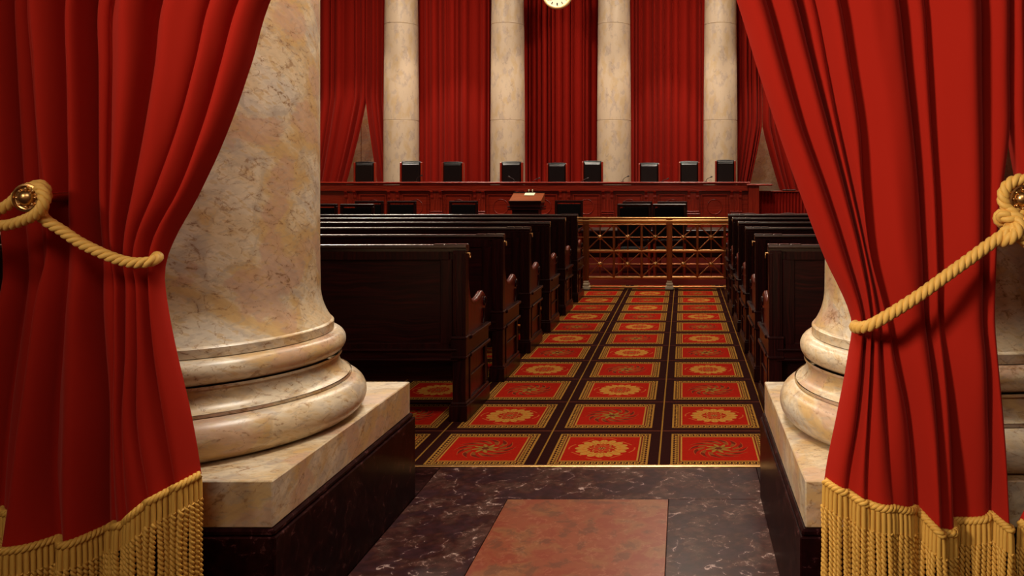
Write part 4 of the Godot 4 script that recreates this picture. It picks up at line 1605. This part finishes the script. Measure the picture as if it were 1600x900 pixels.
func far_curtains() -> void:
	var z := -24.62
	var w := 3.123
	var xs := []
	for i in 6:
		xs.append(ROOM + w * (i - 2.5))
	far_curtain("closed red velvet curtain at the back, between the two columns left of the clock", xs[1] + 0.05, xs[2] - 0.02, z, 17, 31)
	far_curtain("closed red velvet curtain at the back, behind the round clock", xs[2] + 0.02, xs[3] - 0.02, z, 18, 32)
	far_curtain("closed red velvet curtain at the back, between the two columns right of the clock", xs[3] + 0.02, xs[4] - 0.02, z, 16, 33)
	# far left: two halves that part at x = -9.6 (gap about 0.5 m wide at the bench)
	far_curtain("red velvet curtain at the back, left half of the parted pair beside the left column", xs[0] - 0.9, -9.55, z, 13, 34, [1, -9.55, 4.15, -10.35])
	far_curtain("red velvet curtain at the back, right half of the left parted pair", -9.55, xs[1] - 0.02, z, 8, 35, [-1, -9.55, 4.15, -9.05])
	far_curtain("red velvet curtain at the back, left half of the right parted pair", xs[4] + 0.02, 2.37, z, 9, 36, [1, 2.37, 3.35, 1.85])
	far_curtain("red velvet curtain at the back, right half of the right parted pair", 2.37, xs[5] + 0.6, z, 14, 37, [-1, 2.37, 3.35, 3.05])

# ---------------------------------------------------------------- all together

func _ready() -> void:
	var cam := Camera3D.new()
	cam.name = "camera"
	cam.projection = Camera3D.PROJECTION_FRUSTUM
	cam.near = 0.05
	cam.far = 100.0
	cam.size = 2.0 * 0.05 * 450.0 / 1277.0
	cam.frustum_offset = Vector2(-268.0, -162.0) / 1277.0 * 0.05
	add_child(cam)
	cam.position = Vector3(0, 1.56, 0)
	cam.current = true
	var we := WorldEnvironment.new()
	we.name = "environment"
	var env := Environment.new()
	env.background_mode = Environment.BG_COLOR
	env.background_color = Color(0, 0, 0)
	env.tonemap_mode = Environment.TONE_MAPPER_LINEAR
	env.tonemap_exposure = 1.0
	env.sdfgi_enabled = true
	env.ssao_enabled = true
	env.ssil_enabled = true
	we.environment = env
	add_child(we)
	materials()
	var warm := Color(1.0, 0.93, 0.83)
	lamp_tray(Vector3(MID, 4.5, -3.0), 1.0, 11.5, Color(1.0, 0.96, 0.89), "unseen square brass lamp above the opening, placed to light the near columns", 5.08)  # out of view, placed to light the near columns and plinths
	lamp_tray(Vector3(-0.6, 4.3, 1.6), 1.8, 7.5, Color(1.0, 0.96, 0.89), "added square fill lamp behind the camera, softening shade on the near columns and curtains", 5.18)  # fill light added behind the camera, softens shade on columns and curtains
	for zz in [-7.5, -13.0, -19.5]:
		for s in [-1, 1]:
			lamp_tray(Vector3(ROOM + 3.6 * s, 9.2, zz), 1.5, 11.0 if zz > -8.0 else 44.0, warm, "unseen square brass lamp placed to light the %s of the courtroom, %s" % ["left" if s < 0 else "right", {-7.5: "nearest the columns", -13.0: "above the railing", -19.5: "before the bench"}[zz]], 0.4)  # unseen lamps, placed and sized to light the courtroom from above
	for i in 5:
		var p := Vector3(ROOM + 3.123 * (i - 2), 9.2, -22.6)
		unseen_spot_lamp(p, p + Vector3.DOWN, 30.0, 24.5, 0.35, 0.1, 0.05, "unseen small black spot lamp above the black chairs, %s" % ["far left bay", "bay left of the clock", "clock bay", "bay right of the clock", "far right bay"][i])  # out of view, light the chair tops and scallop the back curtains
	unseen_spot_lamp(Vector3(-3.3, 3.2, 1.0), Vector3(0.35, 2.2, -2.5), 26.0, 31.0, 1.0, 0.45, 0.45, "unseen large black spot lamp, left behind the camera, placed to light the right red curtain")  # out of view, placed to light the right curtain from the left
	for s in [-1, 1]:
		lamp_tray(Vector3(ROOM + 5.9 * s, 9.2, -25.7), 0.8, 70.0, warm, "unseen small lamp behind the back curtains, placed to light the wall in their parting on the %s" % ["left" if s < 0 else "right"], 0.4)  # unseen, brighten the stone that shows between the parted far curtains
	shell()
	lay_carpet()
	near_column(-2.04, "huge cream marble column on the left, with moulded base on a dark plinth", 0.1)
	near_column(1.083, "huge cream marble column on the right, mostly hidden by the red curtain", 0.62)
	far_columns()
	far_curtains()
	near_curtains()
	tiebacks()
	pews()
	railing()
	bench()
	judge_chairs()
	counsel()
	lectern()
	microphones()
	clock()
